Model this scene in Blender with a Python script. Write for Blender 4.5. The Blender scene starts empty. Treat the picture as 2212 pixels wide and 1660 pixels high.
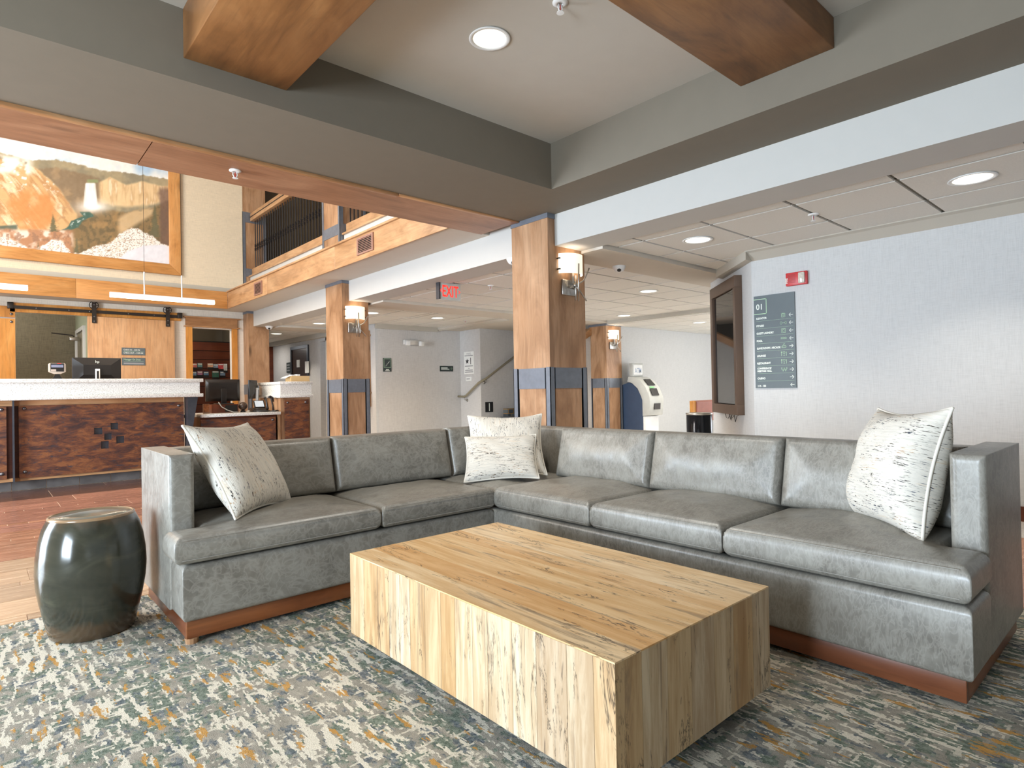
import bpy, bmesh, math, random
import numpy as np
from mathutils import Matrix, Vector

random.seed(7)
rng = np.random.default_rng(7)
scene = bpy.context.scene
COL = scene.collection

# ------------------------------------------------------------------ camera
def make_camera():
    yaw, pit, rol = 0.844524, 0.0097434, -0.0185551
    F = Vector((math.cos(yaw) * math.cos(pit), math.sin(yaw) * math.cos(pit), math.sin(pit)))
    r = Vector((math.sin(yaw), -math.cos(yaw), 0))
    u = r.cross(F)
    c, s = math.cos(rol), math.sin(rol)
    R, U = c * r + s * u, -s * r + c * u
    cd = bpy.data.cameras.new('camera')
    cd.sensor_fit = 'HORIZONTAL'
    cd.sensor_width = 36.0
    cd.lens = 36.0 * 1295.62 / 2212.0
    cd.clip_start = 0.02
    cd.clip_end = 200
    o = bpy.data.objects.new('camera', cd)
    COL.objects.link(o)
    m = Matrix.Identity(4)
    for i in range(3):
        m[i][0], m[i][1], m[i][2] = R[i], U[i], -F[i]
    m[0][3], m[1][3], m[2][3] = 0, 0, 0.95
    o.matrix_world = m
    scene.camera = o
make_camera()

# ------------------------------------------------------------------ world, daylight and exposure
world = bpy.data.worlds.new('sky')
scene.world = world
world.use_nodes = True
bgn = world.node_tree.nodes['Background']
bgn.inputs[0].default_value = (0.80, 0.90, 1.0, 1)
bgn.inputs[1].default_value = 0.5

def area(name, loc, direction, sx, sy, power, color):
    l = bpy.data.lights.new(name, 'AREA')
    l.shape = 'RECTANGLE'
    l.size, l.size_y = sx, sy
    l.energy = power
    l.color = color
    o = bpy.data.objects.new(name, l)
    COL.objects.link(o)
    o.location = loc
    o.rotation_euler = Vector(direction).to_track_quat('-Z', 'Z').to_euler()
    return o
DAY = (0.74, 0.87, 1.0)
WARM = (1.0, 0.84, 0.66)
# daylight entering through the windows of the left wall and far room; atrium lamp is added fill
area('daylight_lounge_window', (-3.05, 0.95, 1.05), (1, 0.03, -0.03), 1.3, 1.5, 270, DAY)
area('daylight_entrance', (-3.05, 5.5, 1.15), (1, -0.05, -0.05), 2.7, 1.9, 470, DAY)
area('atrium_fill_lamp', (-3.05, 7.3, 4.0), (1, 0.15, -0.25), 4.2, 1.8, 520, (1.0, 0.91, 0.80))  # warm fill lamp added to brighten the atrium
area('daylight_far_window', (11.4, 2.6, 1.15), (-0.35, 1, 0.3), 3.0, 1.6, 115, (0.94, 0.97, 1.0))
area('stair_area_lamp', (9.9, 7.9, 2.7), (-0.9, 0.1, -0.45), 1.2, 1.2, 40, (0.95, 0.97, 1.0))  # area lamp above the stair; no window is built for it
scene.cycles.max_bounces = 5
scene.cycles.diffuse_bounces = 3
scene.cycles.glossy_bounces = 3
scene.cycles.transmission_bounces = 2
scene.cycles.transparent_max_bounces = 6
scene.cycles.caustics_reflective = False
scene.cycles.caustics_refractive = False
scene.view_settings.view_transform = 'Standard'
scene.view_settings.look = 'None'
scene.view_settings.gamma = 1.0
scene.view_settings.use_curve_mapping = False
scene.view_settings.exposure = 0.08

# ------------------------------------------------------------------ mesh helpers
class MB:
    def __init__(s):
        s.v, s.f = [], []
    def add(s, vs, fs):
        b = len(s.v)
        s.v += [tuple(map(float, p)) for p in vs]
        s.f += [tuple(b + i for i in f) for f in fs]
        return s
    def box(s, x0, x1, y0, y1, z0, z1):
        vs = [(x0, y0, z0), (x1, y0, z0), (x1, y1, z0), (x0, y1, z0), (x0, y0, z1), (x1, y0, z1), (x1, y1, z1), (x0, y1, z1)]
        return s.add(vs, [(0, 3, 2, 1), (4, 5, 6, 7), (0, 1, 5, 4), (1, 2, 6, 5), (2, 3, 7, 6), (3, 0, 4, 7)])
    def prism(s, poly, axis, a0, a1):
        """poly: 2D points; axis 'x','y','z' is the extrusion axis (remaining axes in order)."""
        n = len(poly)
        def P(p, a):
            return {'x': (a, p[0], p[1]), 'y': (p[0], a, p[1]), 'z': (p[0], p[1], a)}[axis]
        vs = [P(p, a0) for p in poly] + [P(p, a1) for p in poly]
        fs = [tuple(range(n))[::-1], tuple(range(n, 2 * n))]
        fs += [(i, (i + 1) % n, n + (i + 1) % n, n + i) for i in range(n)]
        return s.add(vs, fs)
    def tube(s, pts, r, n=8, closed=False, caps=True):
        pts = [Vector(p) for p in pts]
        m = len(pts)
        rs = r if isinstance(r, (list, tuple)) else [r] * m
        rings = []
        up = None
        for i, p in enumerate(pts):
            a = pts[(i - 1) % m] if (closed or i > 0) else p
            b = pts[(i + 1) % m] if (closed or i < m - 1) else p
            t = (b - a)
            t = t.normalized() if t.length > 1e-9 else Vector((0, 0, 1))
            if up is None:
                up = Vector((0, 0, 1)) if abs(t.z) < 0.9 else Vector((1, 0, 0))
            e1 = t.cross(up)
            if e1.length < 1e-6:
                e1 = t.cross(Vector((0.3, 1, 0.2)))
            e1.normalize()
            e2 = t.cross(e1).normalized()
            up = -e2 if (-e2).dot(up) > 0 else e2
            rings.append([p + rs[i] * (math.cos(2 * math.pi * k / n) * e1 + math.sin(2 * math.pi * k / n) * (-e2)) for k in range(n)])
        vs = [q for ring in rings for q in ring]
        fs = []
        for i in range(m if closed else m - 1):
            j = (i + 1) % m
            for k in range(n):
                fs.append((i * n + k, i * n + (k + 1) % n, j * n + (k + 1) % n, j * n + k))
        if caps and not closed:
            fs.append(tuple(range(n))[::-1])
            fs.append(tuple((m - 1) * n + k for k in range(n)))
        return s.add(vs, fs)
    def lathe(s, prof, c=(0, 0, 0), n=32, axis='z', a0=0.0, a1=2 * math.pi):
        full = abs(a1 - a0 - 2 * math.pi) < 1e-6
        m = len(prof)
        cols = n if full else n + 1
        vs = []
        for k in range(cols):
            a = a0 + (a1 - a0) * k / n
            for (r, h) in prof:
                p = (r * math.cos(a), r * math.sin(a), h)
                if axis == 'y':
                    p = (p[0], p[2], p[1])
                elif axis == 'x':
                    p = (p[2], p[0], p[1])
                vs.append((c[0] + p[0], c[1] + p[1], c[2] + p[2]))
        fs = []
        for k in range(n):
            k2 = (k + 1) % cols
            for i in range(m - 1):
                a, b, c2, d = k * m + i, k2 * m + i, k2 * m + i + 1, k * m + i + 1
                if prof[i][0] < 1e-9:
                    fs.append((a, c2, d))
                elif prof[i + 1][0] < 1e-9:
                    fs.append((a, b, d))
                else:
                    fs.append((a, b, c2, d))
        return s.add(vs, fs)
    def sphere(s, c, r, n=16, m=10, sz=1.0):
        prof = [(r * math.sin(math.pi * i / m), -r * sz * math.cos(math.pi * i / m)) for i in range(m + 1)]
        prof[0] = (0, -r * sz); prof[-1] = (0, r * sz)
        return s.lathe(prof, c, n)
    def map(s, fn):
        s.v = [tuple(fn(p)) for p in s.v]
        return s

def rotz(c, a):
    ca, sa = math.cos(a), math.sin(a)
    return lambda p: (c[0] + ca * p[0] - sa * p[1], c[1] + sa * p[0] + ca * p[1], c[2] + p[2])

ORIG = {}
def origin_of(o):
    return ORIG.get(o.name, Vector((0, 0, 0)))

def obj(name, mb, mat, parent=None, smooth=False, bevel=0.0, seg=2, origin=None, angle=0.6):
    """One mesh object. Vertices are given in world space; children are stored relative to their parent's base point."""
    base = Vector((0, 0, 0))
    if parent is not None:
        base = origin_of(parent)
    loc = Vector((0, 0, 0))
    if origin is not None:
        loc = Vector(origin) - base
    elif parent is None and mb.v:
        xs = [p[0] for p in mb.v]; ys = [p[1] for p in mb.v]; zs = [p[2] for p in mb.v]
        loc = Vector(((min(xs) + max(xs)) / 2, (min(ys) + max(ys)) / 2, min(zs)))
    off = base + loc
    me = bpy.data.meshes.new(name)
    me.from_pydata([(p[0] - off.x, p[1] - off.y, p[2] - off.z) for p in mb.v], [], mb.f)
    me.validate()
    if smooth:
        bm = bmesh.new(); bm.from_mesh(me)
        bmesh.ops.recalc_face_normals(bm, faces=bm.faces)
        bm.to_mesh(me); bm.free()
    me.update()
    if smooth:
        me.polygons.foreach_set('use_smooth', [True] * len(me.polygons))
    if isinstance(mat, (list, tuple)):
        for m in mat:
            me.materials.append(m)
    elif mat is not None:
        me.materials.append(mat)
    o = bpy.data.objects.new(name, me)
    COL.objects.link(o)
    o.location = loc
    if parent is not None:
        o.parent = parent
    ORIG[o.name] = off
    if bevel > 0:
        md = o.modifiers.new('bevel', 'BEVEL')
        md.width = bevel
        md.segments = seg
        md.limit_method = 'ANGLE'
        md.angle_limit = angle
        me.polygons.foreach_set('use_smooth', [True] * len(me.polygons))
        md.harden_normals = False
    return o

def tag(o, label=None, cat=None, group=None, kind=None):
    if label: o['label'] = label
    if cat: o['category'] = cat
    if group: o['group'] = group
    if kind: o['kind'] = kind
    return o

def thing(name, label, cat, loc, group=None, rot=None):
    o = bpy.data.objects.new(name, None)
    o.empty_display_size = 0.1
    COL.objects.link(o)
    o.location = loc
    if rot is not None:
        o.rotation_euler = rot
    ORIG[o.name] = Vector(loc)
    tag(o, label, cat, group)
    return o

def struct(name, mb, mat, parent=None, **k):
    o = obj(name, mb, mat, parent, **k)
    if parent is None:
        o['kind'] = 'structure'
    return o

def box(*a):
    return MB().box(*a)

def clone(o, delta, parent=None):
    """Copy of a thing with its parts and sub-parts, moved by delta (world); mesh data is shared."""
    c = o.copy()
    COL.objects.link(c)
    if parent is None:
        c.location = o.location + Vector(delta)
    else:
        c.parent = parent
    ORIG[c.name] = origin_of(o) + Vector(delta)
    for ch in list(o.children):
        clone(ch, delta, c)
    return c

# rounded slab over a rectilinear outline: rects are (a0,a1,b0,b1); thickness runs c0..c1
def soft_slab(rects, c0, c1, r, puff, step=0.02, fn=None, puff_r=0.22, wr=0.0):
    A = sorted({round(q, 4) for R in rects for q in R[:2]})
    B = sorted({round(q, 4) for R in rects for q in R[2:]})
    def lines(L):
        out = []
        for p, q in zip(L[:-1], L[1:]):
            w = q - p
            n = max(2, int(math.ceil(w / step)))
            t = np.linspace(0, 1, n + 1)
            fine = np.array([0, 0.1, 0.3, 0.6, 1.0]) * r
            pts = set(np.round(p + t * w, 5))
            if w > 2.5 * r:
                pts |= set(np.round(p + fine, 5)) | set(np.round(q - fine, 5))
            out += sorted(pts)
        return np.array(sorted(set(out)))
    la, lb = lines(A), lines(B)
    def inside(a, b):
        return any(R[0] - 1e-6 <= a <= R[1] + 1e-6 and R[2] - 1e-6 <= b <= R[3] + 1e-6 for R in rects)
    na, nb = len(la), len(lb)
    cell = np.zeros((na - 1, nb - 1), bool)
    for i in range(na - 1):
        for j in range(nb - 1):
            cell[i, j] = inside((la[i] + la[i + 1]) / 2, (lb[j] + lb[j + 1]) / 2)
    segs = []
    for i in range(na - 1):
        for j in range(nb - 1):
            if cell[i, j]:
                if i == 0 or not cell[i - 1, j]: segs.append((la[i], lb[j], la[i], lb[j + 1]))
                if i == na - 2 or not cell[i + 1, j]: segs.append((la[i + 1], lb[j], la[i + 1], lb[j + 1]))
                if j == 0 or not cell[i, j - 1]: segs.append((la[i], lb[j], la[i + 1], lb[j]))
                if j == nb - 2 or not cell[i, j + 1]: segs.append((la[i], lb[j + 1], la[i + 1], lb[j + 1]))
    S = np.array(segs)
    GA, GB = np.meshgrid(la, lb, indexing='ij')
    pa, pb = GA.ravel()[:, None], GB.ravel()[:, None]
    ca = np.clip(pa, np.minimum(S[:, 0], S[:, 2])[None], np.maximum(S[:, 0], S[:, 2])[None])
    cb = np.clip(pb, np.minimum(S[:, 1], S[:, 3])[None], np.maximum(S[:, 1], S[:, 3])[None])
    d = np.sqrt((pa - ca) ** 2 + (pb - cb) ** 2).min(1).reshape(na, nb)
    t = np.clip(d / r, 0, 1)
    h = np.sqrt(np.maximum(0, 1 - (1 - t) ** 2))
    q = np.clip(d / puff_r, 0, 1)
    q = q * q * (3 - 2 * q)
    wob = wr * (np.sin(GA * 23 + GB * 9) * np.sin(GB * 31 - GA * 7) + 0.6 * np.sin(GA * 57 + 1.3) * np.sin(GB * 49 + .4)) * q
    top = c1 - r + r * h + puff * q + wob
    bot = c0 + r - r * h - 0.25 * puff * q
    # ease the outline corners
    mb = MB()
    idt, idb = {}, {}
    verts = []
    used = np.zeros((na, nb), bool)
    for i in range(na - 1):
        for j in range(nb - 1):
            if cell[i, j]:
                used[i:i + 2, j:j + 2] = True
    for i in range(na):
        for j in range(nb):
            if used[i, j]:
                idt[i, j] = len(verts); verts.append((la[i], lb[j], top[i, j]))
                idb[i, j] = len(verts); verts.append((la[i], lb[j], bot[i, j]))
    faces = []
    for i in range(na - 1):
        for j in range(nb - 1):
            if not cell[i, j]: continue
            k = [(i, j), (i + 1, j), (i + 1, j + 1), (i, j + 1)]
            faces.append(tuple(idt[x] for x in k))
            faces.append(tuple(idb[x] for x in k[::-1]))
            if i == 0 or not cell[i - 1, j]: faces.append((idt[i, j + 1], idb[i, j + 1], idb[i, j], idt[i, j]))
            if i == na - 2 or not cell[i + 1, j]: faces.append((idt[i + 1, j], idb[i + 1, j], idb[i + 1, j + 1], idt[i + 1, j + 1]))
            if j == 0 or not cell[i, j - 1]: faces.append((idt[i, j], idb[i, j], idb[i + 1, j], idt[i + 1, j]))
            if j == nb - 2 or not cell[i, j + 1]: faces.append((idt[i + 1, j + 1], idb[i + 1, j + 1], idb[i, j + 1], idt[i, j + 1]))
    mb.add(verts, faces)
    if fn: mb.map(fn)
    return mb

# ------------------------------------------------------------------ sign drawing on a plane
class Plane:
    def __init__(s, o, r, u):
        s.o, s.r, s.u = Vector(o), Vector(r).normalized(), Vector(u).normalized()
        s.n = s.r.cross(s.u)
    def P(s, a, b, d=0.0):
        return s.o + a * s.r + b * s.u + d * s.n
    def rect(s, a0, b0, a1, b1, d0, d1, mb=None):
        mb = mb or MB()
        vs = [s.P(a0, b0, d0), s.P(a1, b0, d0), s.P(a1, b1, d0), s.P(a0, b1, d0), s.P(a0, b0, d1), s.P(a1, b0, d1), s.P(a1, b1, d1), s.P(a0, b1, d1)]
        return mb.add(vs, [(0, 3, 2, 1), (4, 5, 6, 7), (0, 1, 5, 4), (1, 2, 6, 5), (2, 3, 7, 6), (3, 0, 4, 7)])
    def poly(s, pts, d0, d1, mb=None):
        mb = mb or MB()
        n = len(pts)
        vs = [s.P(a, b, d0) for a, b in pts] + [s.P(a, b, d1) for a, b in pts]
        return mb.add(vs, [tuple(range(n))[::-1], tuple(range(n, 2 * n))] + [(i, (i + 1) % n, n + (i + 1) % n, n + i) for i in range(n)])
    def stroke(s, pts, w, d0=0.0, d1=0.0012, mb=None, closed=False):
        mb = mb or MB()
        m = len(pts)
        for i in range(m if closed else m - 1):
            a, b = Vector(pts[i]), Vector(pts[(i + 1) % m])
            t = (b - a)
            if t.length < 1e-9: continue
            t.normalize()
            k = Vector((-t.y, t.x)) * w / 2
            e = t * w * 0.4
            s.poly([tuple(a - e - k), tuple(b + e - k), tuple(b + e + k), tuple(a - e + k)], d0, d1, mb)
        return mb
    def text(s, txt, size, a, b, d=0.0008, align='LEFT', sx=1.0, thick=0.0):
        cu = bpy.data.curves.new('lettering', 'FONT')
        cu.body = txt
        cu.size = size
        cu.align_x = align
        cu.resolution_u = 3
        cu.offset = thick
        ob = bpy.data.objects.new('lettering', cu)
        me = bpy.data.meshes.new_from_object(ob)
        mb = MB()
        mb.add([s.P(a + v.co.x * sx, b + v.co.y, d) for v in me.vertices], [tuple(p.vertices) for p in me.polygons])
        bpy.data.objects.remove(ob)
        bpy.data.meshes.remove(me)
        bpy.data.curves.remove(cu)
        return mb
# ------------------------------------------------------------------ materials
def lin(c):
    out = []
    for x in c[:3]:
        x = x / 255.0
        out.append(x / 12.92 if x <= 0.04045 else ((x + 0.055) / 1.055) ** 2.4)
    return (out[0], out[1], out[2], 1.0)

class N:
    def __init__(s, name):
        s.m = bpy.data.materials.new(name)
        s.m.use_nodes = True
        s.t = s.m.node_tree
        s.b = s.t.nodes['Principled BSDF']
    def new(s, kind, **k):
        n = s.t.nodes.new(kind)
        for a, b in k.items():
            setattr(n, a, b)
        return n
    def link(s, a, b):
        s.t.links.new(a, b)
    def coords(s, scale=(1, 1, 1), rnd=True, rot=(0, 0, 0), out='Object'):
        tc = s.new('ShaderNodeTexCoord')
        src = tc.outputs[out]
        if rnd:
            oi = s.new('ShaderNodeObjectInfo')
            mul = s.new('ShaderNodeVectorMath', operation='SCALE')
            comb = s.new('ShaderNodeCombineXYZ')
            for i, f in enumerate((37.0, 61.0, 23.0)):
                mm = s.new('ShaderNodeMath', operation='MULTIPLY')
                mm.inputs[1].default_value = f
                s.link(oi.outputs['Random'], mm.inputs[0])
                s.link(mm.outputs[0], comb.inputs[i])
            ad = s.new('ShaderNodeVectorMath', operation='ADD')
            s.link(src, ad.inputs[0]); s.link(comb.outputs[0], ad.inputs[1])
            src = ad.outputs[0]
        mp = s.new('ShaderNodeMapping')
        mp.inputs['Scale'].default_value = scale
        mp.inputs['Rotation'].default_value = rot
        s.link(src, mp.inputs[0])
        return mp.outputs[0]
    def noise(s, vec, scale, detail=4, rough=0.55, dist=0.0, out='Fac'):
        n = s.new('ShaderNodeTexNoise')
        n.inputs['Scale'].default_value = scale
        n.inputs['Detail'].default_value = detail
        n.inputs['Roughness'].default_value = rough
        n.inputs['Distortion'].default_value = dist
        s.link(vec, n.inputs['Vector'])
        return n.outputs[out]
    def ramp(s, fac, stops, interp='LINEAR'):
        r = s.new('ShaderNodeValToRGB')
        r.color_ramp.interpolation = interp
        el = r.color_ramp.elements
        while len(el) > 1: el.remove(el[-1])
        el[0].position, el[0].color = stops[0][0], stops[0][1]
        for p, c in stops[1:]:
            e = el.new(p); e.color = c
        s.link(fac, r.inputs[0])
        return r.outputs[0]
    def rampv(s, fac, stops, interp='LINEAR'):
        return s.ramp(fac, [(p, (v, v, v, 1)) for p, v in stops], interp)
    def mix(s, fac, a, b, blend='MIX'):
        m = s.new('ShaderNodeMix', data_type='RGBA', blend_type=blend)
        for sock, val in ((m.inputs[0], fac), (m.inputs[6], a), (m.inputs[7], b)):
            if hasattr(val, 'is_output') or hasattr(val, 'links'):
                s.link(val, sock)
            elif isinstance(val, (int, float)):
                sock.default_value = val
            else:
                sock.default_value = val
        return m.outputs[2]
    def math(s, op, a, b=0.0, c=None):
        m = s.new('ShaderNodeMath', operation=op)
        for i, val in enumerate((a, b, c)):
            if val is None: continue
            if hasattr(val, 'links'): s.link(val, m.inputs[i])
            else: m.inputs[i].default_value = val
        return m.outputs[0]
    def bump(s, h, strength, dist=0.002):
        b = s.new('ShaderNodeBump')
        b.inputs['Strength'].default_value = strength
        b.inputs['Distance'].default_value = dist
        s.link(h, b.inputs['Height'])
        s.link(b.outputs[0], s.b.inputs['Normal'])
    def col(s, c):
        if hasattr(c, 'links'): s.link(c, s.b.inputs['Base Color'])
        else: s.b.inputs['Base Color'].default_value = c
    def rough(s, v):
        if hasattr(v, 'links'): s.link(v, s.b.inputs['Roughness'])
        else: s.b.inputs['Roughness'].default_value = v
    def set(s, rough=0.5, metal=0.0, spec=0.5):
        s.b.inputs['Roughness'].default_value = rough
        s.b.inputs['Metallic'].default_value = metal
        s.b.inputs['Specular IOR Level'].default_value = spec
        return s

def plain(name, c, rough=0.5, metal=0.0, spec=0.5, emit=None, estr=0.0, vary=0.04, scale=9.0, bump=0.0):
    n = N(name).set(rough, metal, spec)
    v = n.coords((1, 1, 1))
    f = n.noise(v, scale, 4)
    a = [max(0, x * (1 - vary)) for x in lin(c)[:3]] + [1]
    b = [min(1, x * (1 + vary)) for x in lin(c)[:3]] + [1]
    n.col(n.ramp(f, [(0.3, a), (0.7, b)]))
    if bump: n.bump(f, bump)
    if emit:
        n.b.inputs['Emission Color'].default_value = lin(emit)
        n.b.inputs['Emission Strength'].default_value = estr
    return n.m

def wood(name, dark, mid, light, axis='z', rough=0.38, fine=1.0, blotch=1.0, spec=0.45, knots=True):
    """Stained knotty timber: broad blotches, long grain streaks along `axis`, a few dark knots."""
    n = N(name).set(rough, 0, spec)
    st = {'x': (0.35, 5, 5), 'y': (5, 0.35, 5), 'z': (5, 5, 0.35)}[axis]
    st2 = {'x': (0.9, 2.6, 2.6), 'y': (2.6, 0.9, 2.6), 'z': (2.6, 2.6, 0.9)}[axis]
    g = n.noise(n.coords(tuple(q * 3.2 * fine for q in st)), 3.0, 7, 0.62, 0.5)
    bl = n.noise(n.coords(st2), 1.5, 5, 0.6, 1.1)
    base = n.ramp(bl, [(0.25, lin(dark)), (0.5, lin(mid)), (0.78, lin(light))])
    gr = n.rampv(g, [(0.25, 0.62), (0.5, 1.0), (0.75, 1.14)])
    c = n.mix(0.75, base, gr, 'MULTIPLY')
    if knots:
        vo = n.new('ShaderNodeTexVoronoi')
        vo.inputs['Scale'].default_value = 1.6 * blotch
        n.link(n.coords(tuple(0.5 * q for q in st2)), vo.inputs['Vector'])
        k = n.rampv(vo.outputs['Distance'], [(0.0, 1.0), (0.035, 0.8), (0.09, 0.0)])
        c = n.mix(n.math('MULTIPLY', k, 0.7), c, lin([q * 0.35 for q in dark]))
    n.col(c)
    n.bump(g, 0.08)
    return n.m

def leather():
    n = N('grey_leather').set(0.42, 0, 0.62)
    v = n.coords((1, 1, 1))
    big = n.noise(v, 5.5, 3, 0.6, 0.6)
    md = n.noise(v, 26, 3, 0.65, 0.5)
    # pale scuff lines of a waxed hide
    def veins(sc, rot):
        q = n.coords((1, 2.6, 1), rot=rot)
        a = n.noise(q, sc, 2, 0.6, 1.0)
        d = n.math('ABSOLUTE', n.math('SUBTRACT', a, 0.5))
        return n.rampv(d, [(0.0, 1.0), (0.014, 0.6), (0.04, 0.0)])
    ve = n.math('MAXIMUM', veins(11, (0.4, 0.3, 0.6)), veins(13, (1.2, 0.8, 2.2)))
    ve = n.math('MAXIMUM', ve, veins(9, (0.2, 1.5, 4.0)))
    c = n.ramp(big, [(0.25, lin((102, 98, 91))), (0.5, lin((122, 118, 110))), (0.75, lin((142, 139, 131)))])
    c = n.mix(n.rampv(md, [(0.4, 0.0), (0.65, 0.45)]), c, lin((146, 143, 134)))
    c = n.mix(n.math('MULTIPLY', ve, 0.34), c, lin((172, 168, 159)))
    n.col(c)
    fine = n.noise(v, 160, 1)
    n.bump(fine, 0.10, 0.001)
    n.rough(n.rampv(md, [(0.3, 0.31), (0.7, 0.42)]))
    return n.m

def pillow_fabric(name, axis, tint=(222, 216, 205)):
    """Cream slub weave with broken dark, blue and rust dashes running along `axis`."""
    n = N(name).set(0.9, 0, 0.15)
    sc = (1, 13, 1) if axis == 'x' else (13, 1, 1)
    v = n.coords(sc)
    rows = n.noise(v, 22, 3, 0.5)
    fine = n.noise(n.coords((3, 9, 1) if axis == 'x' else (9, 3, 1)), 30, 2, 0.6)
    patch = n.noise(n.coords((1, 2.2, 1) if axis == 'x' else (2.2, 1, 1)), 7, 4, 0.65)
    dash = n.math('MULTIPLY', n.rampv(rows, [(0.54, 0.0), (0.59, 1.0)]), n.rampv(patch, [(0.43, 0.0), (0.52, 1.0)]))
    dash = n.math('MULTIPLY', dash, n.rampv(fine, [(0.45, 0.0), (0.55, 1.0)]))
    hue = n.noise(n.coords((1, 1.5, 1)), 9, 2)
    dc = n.ramp(hue, [(0.36, lin((70, 78, 96))), (0.47, lin((62, 58, 54))), (0.58, lin((70, 62, 54))), (0.64, lin((176, 140, 104)))])
    wash = n.ramp(n.noise(v, 9, 3), [(0.3, lin([q * 0.93 for q in tint])), (0.6, lin(tint)), (0.78, lin((214, 196, 172)))])
    n.col(n.mix(dash, wash, dc))
    rib = n.new('ShaderNodeTexWave', wave_type='BANDS', bands_direction='Y' if axis == 'x' else 'X')
    rib.inputs['Scale'].default_value = 75
    rib.inputs['Distortion'].default_value = 1.2
    n.link(n.coords((1, 1, 1)), rib.inputs['Vector'])
    n.bump(rib.outputs['Fac'], 0.22, 0.002)
    return n.m

def linen(name, c, warm=None, strength=0.05):
    """Wall covering with a fine horizontal and vertical thread."""
    n = N(name).set(0.75, 0, 0.25)
    a = n.noise(n.coords((1.2, 1.2, 26), rnd=False, out='Object'), 9, 4, 0.7)
    b = n.noise(n.coords((26, 26, 1.2), rnd=False, out='Object'), 9, 4, 0.7)
    f = n.math('MULTIPLY', n.math('ADD', a, b), 0.5)
    lo = [q * (1 - strength * 1.6) for q in c]
    hi = [min(255, q * (1 + strength * 0.9)) for q in c]
    n.col(n.ramp(f, [(0.36, lin(lo)), (0.5, lin(c)), (0.64, lin(hi))]))
    n.bump(f, 0.12, 0.001)
    return n.m

def granite():
    n = N('speckled_granite').set(0.22, 0, 0.5)
    v = n.coords((1, 1, 1))
    a = n.noise(v, 85, 5, 0.7)
    b = n.noise(v, 190, 3, 0.7)
    c = n.ramp(a, [(0.30, lin((150, 144, 134))), (0.42, lin((204, 201, 193))), (0.55, lin((232, 229, 222))), (0.7, lin((240, 238, 232)))])
    k = n.rampv(b, [(0.60, 0.0), (0.70, 0.6)])
    n.col(n.mix(k, c, lin((126, 118, 108))))
    return n.m

def rust():
    n = N('rusted_copper_sheet').set(0.4, 0.35, 0.5)
    v = n.coords((1.0, 1.0, 3.0))
    a = n.noise(v, 5.0, 9, 0.72, 0.5)
    b = n.noise(v, 11, 7, 0.74, 0.4)
    c = n.ramp(a, [(0.30, lin((50, 48, 52))), (0.41, lin((82, 56, 50))), (0.50, lin((112, 70, 52))), (0.60, lin((146, 94, 60))), (0.75, lin((106, 68, 54)))])
    k = n.rampv(b, [(0.36, 0.9), (0.45, 0.0)])
    c = n.mix(k, c, lin((66, 66, 74)))
    k2 = n.rampv(b, [(0.60, 0.0), (0.70, 0.5)])
    n.col(n.mix(k2, c, lin((196, 116, 58))))
    n.rough(n.rampv(b, [(0.3, 0.28), (0.7, 0.5)]))
    return n.m

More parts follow.
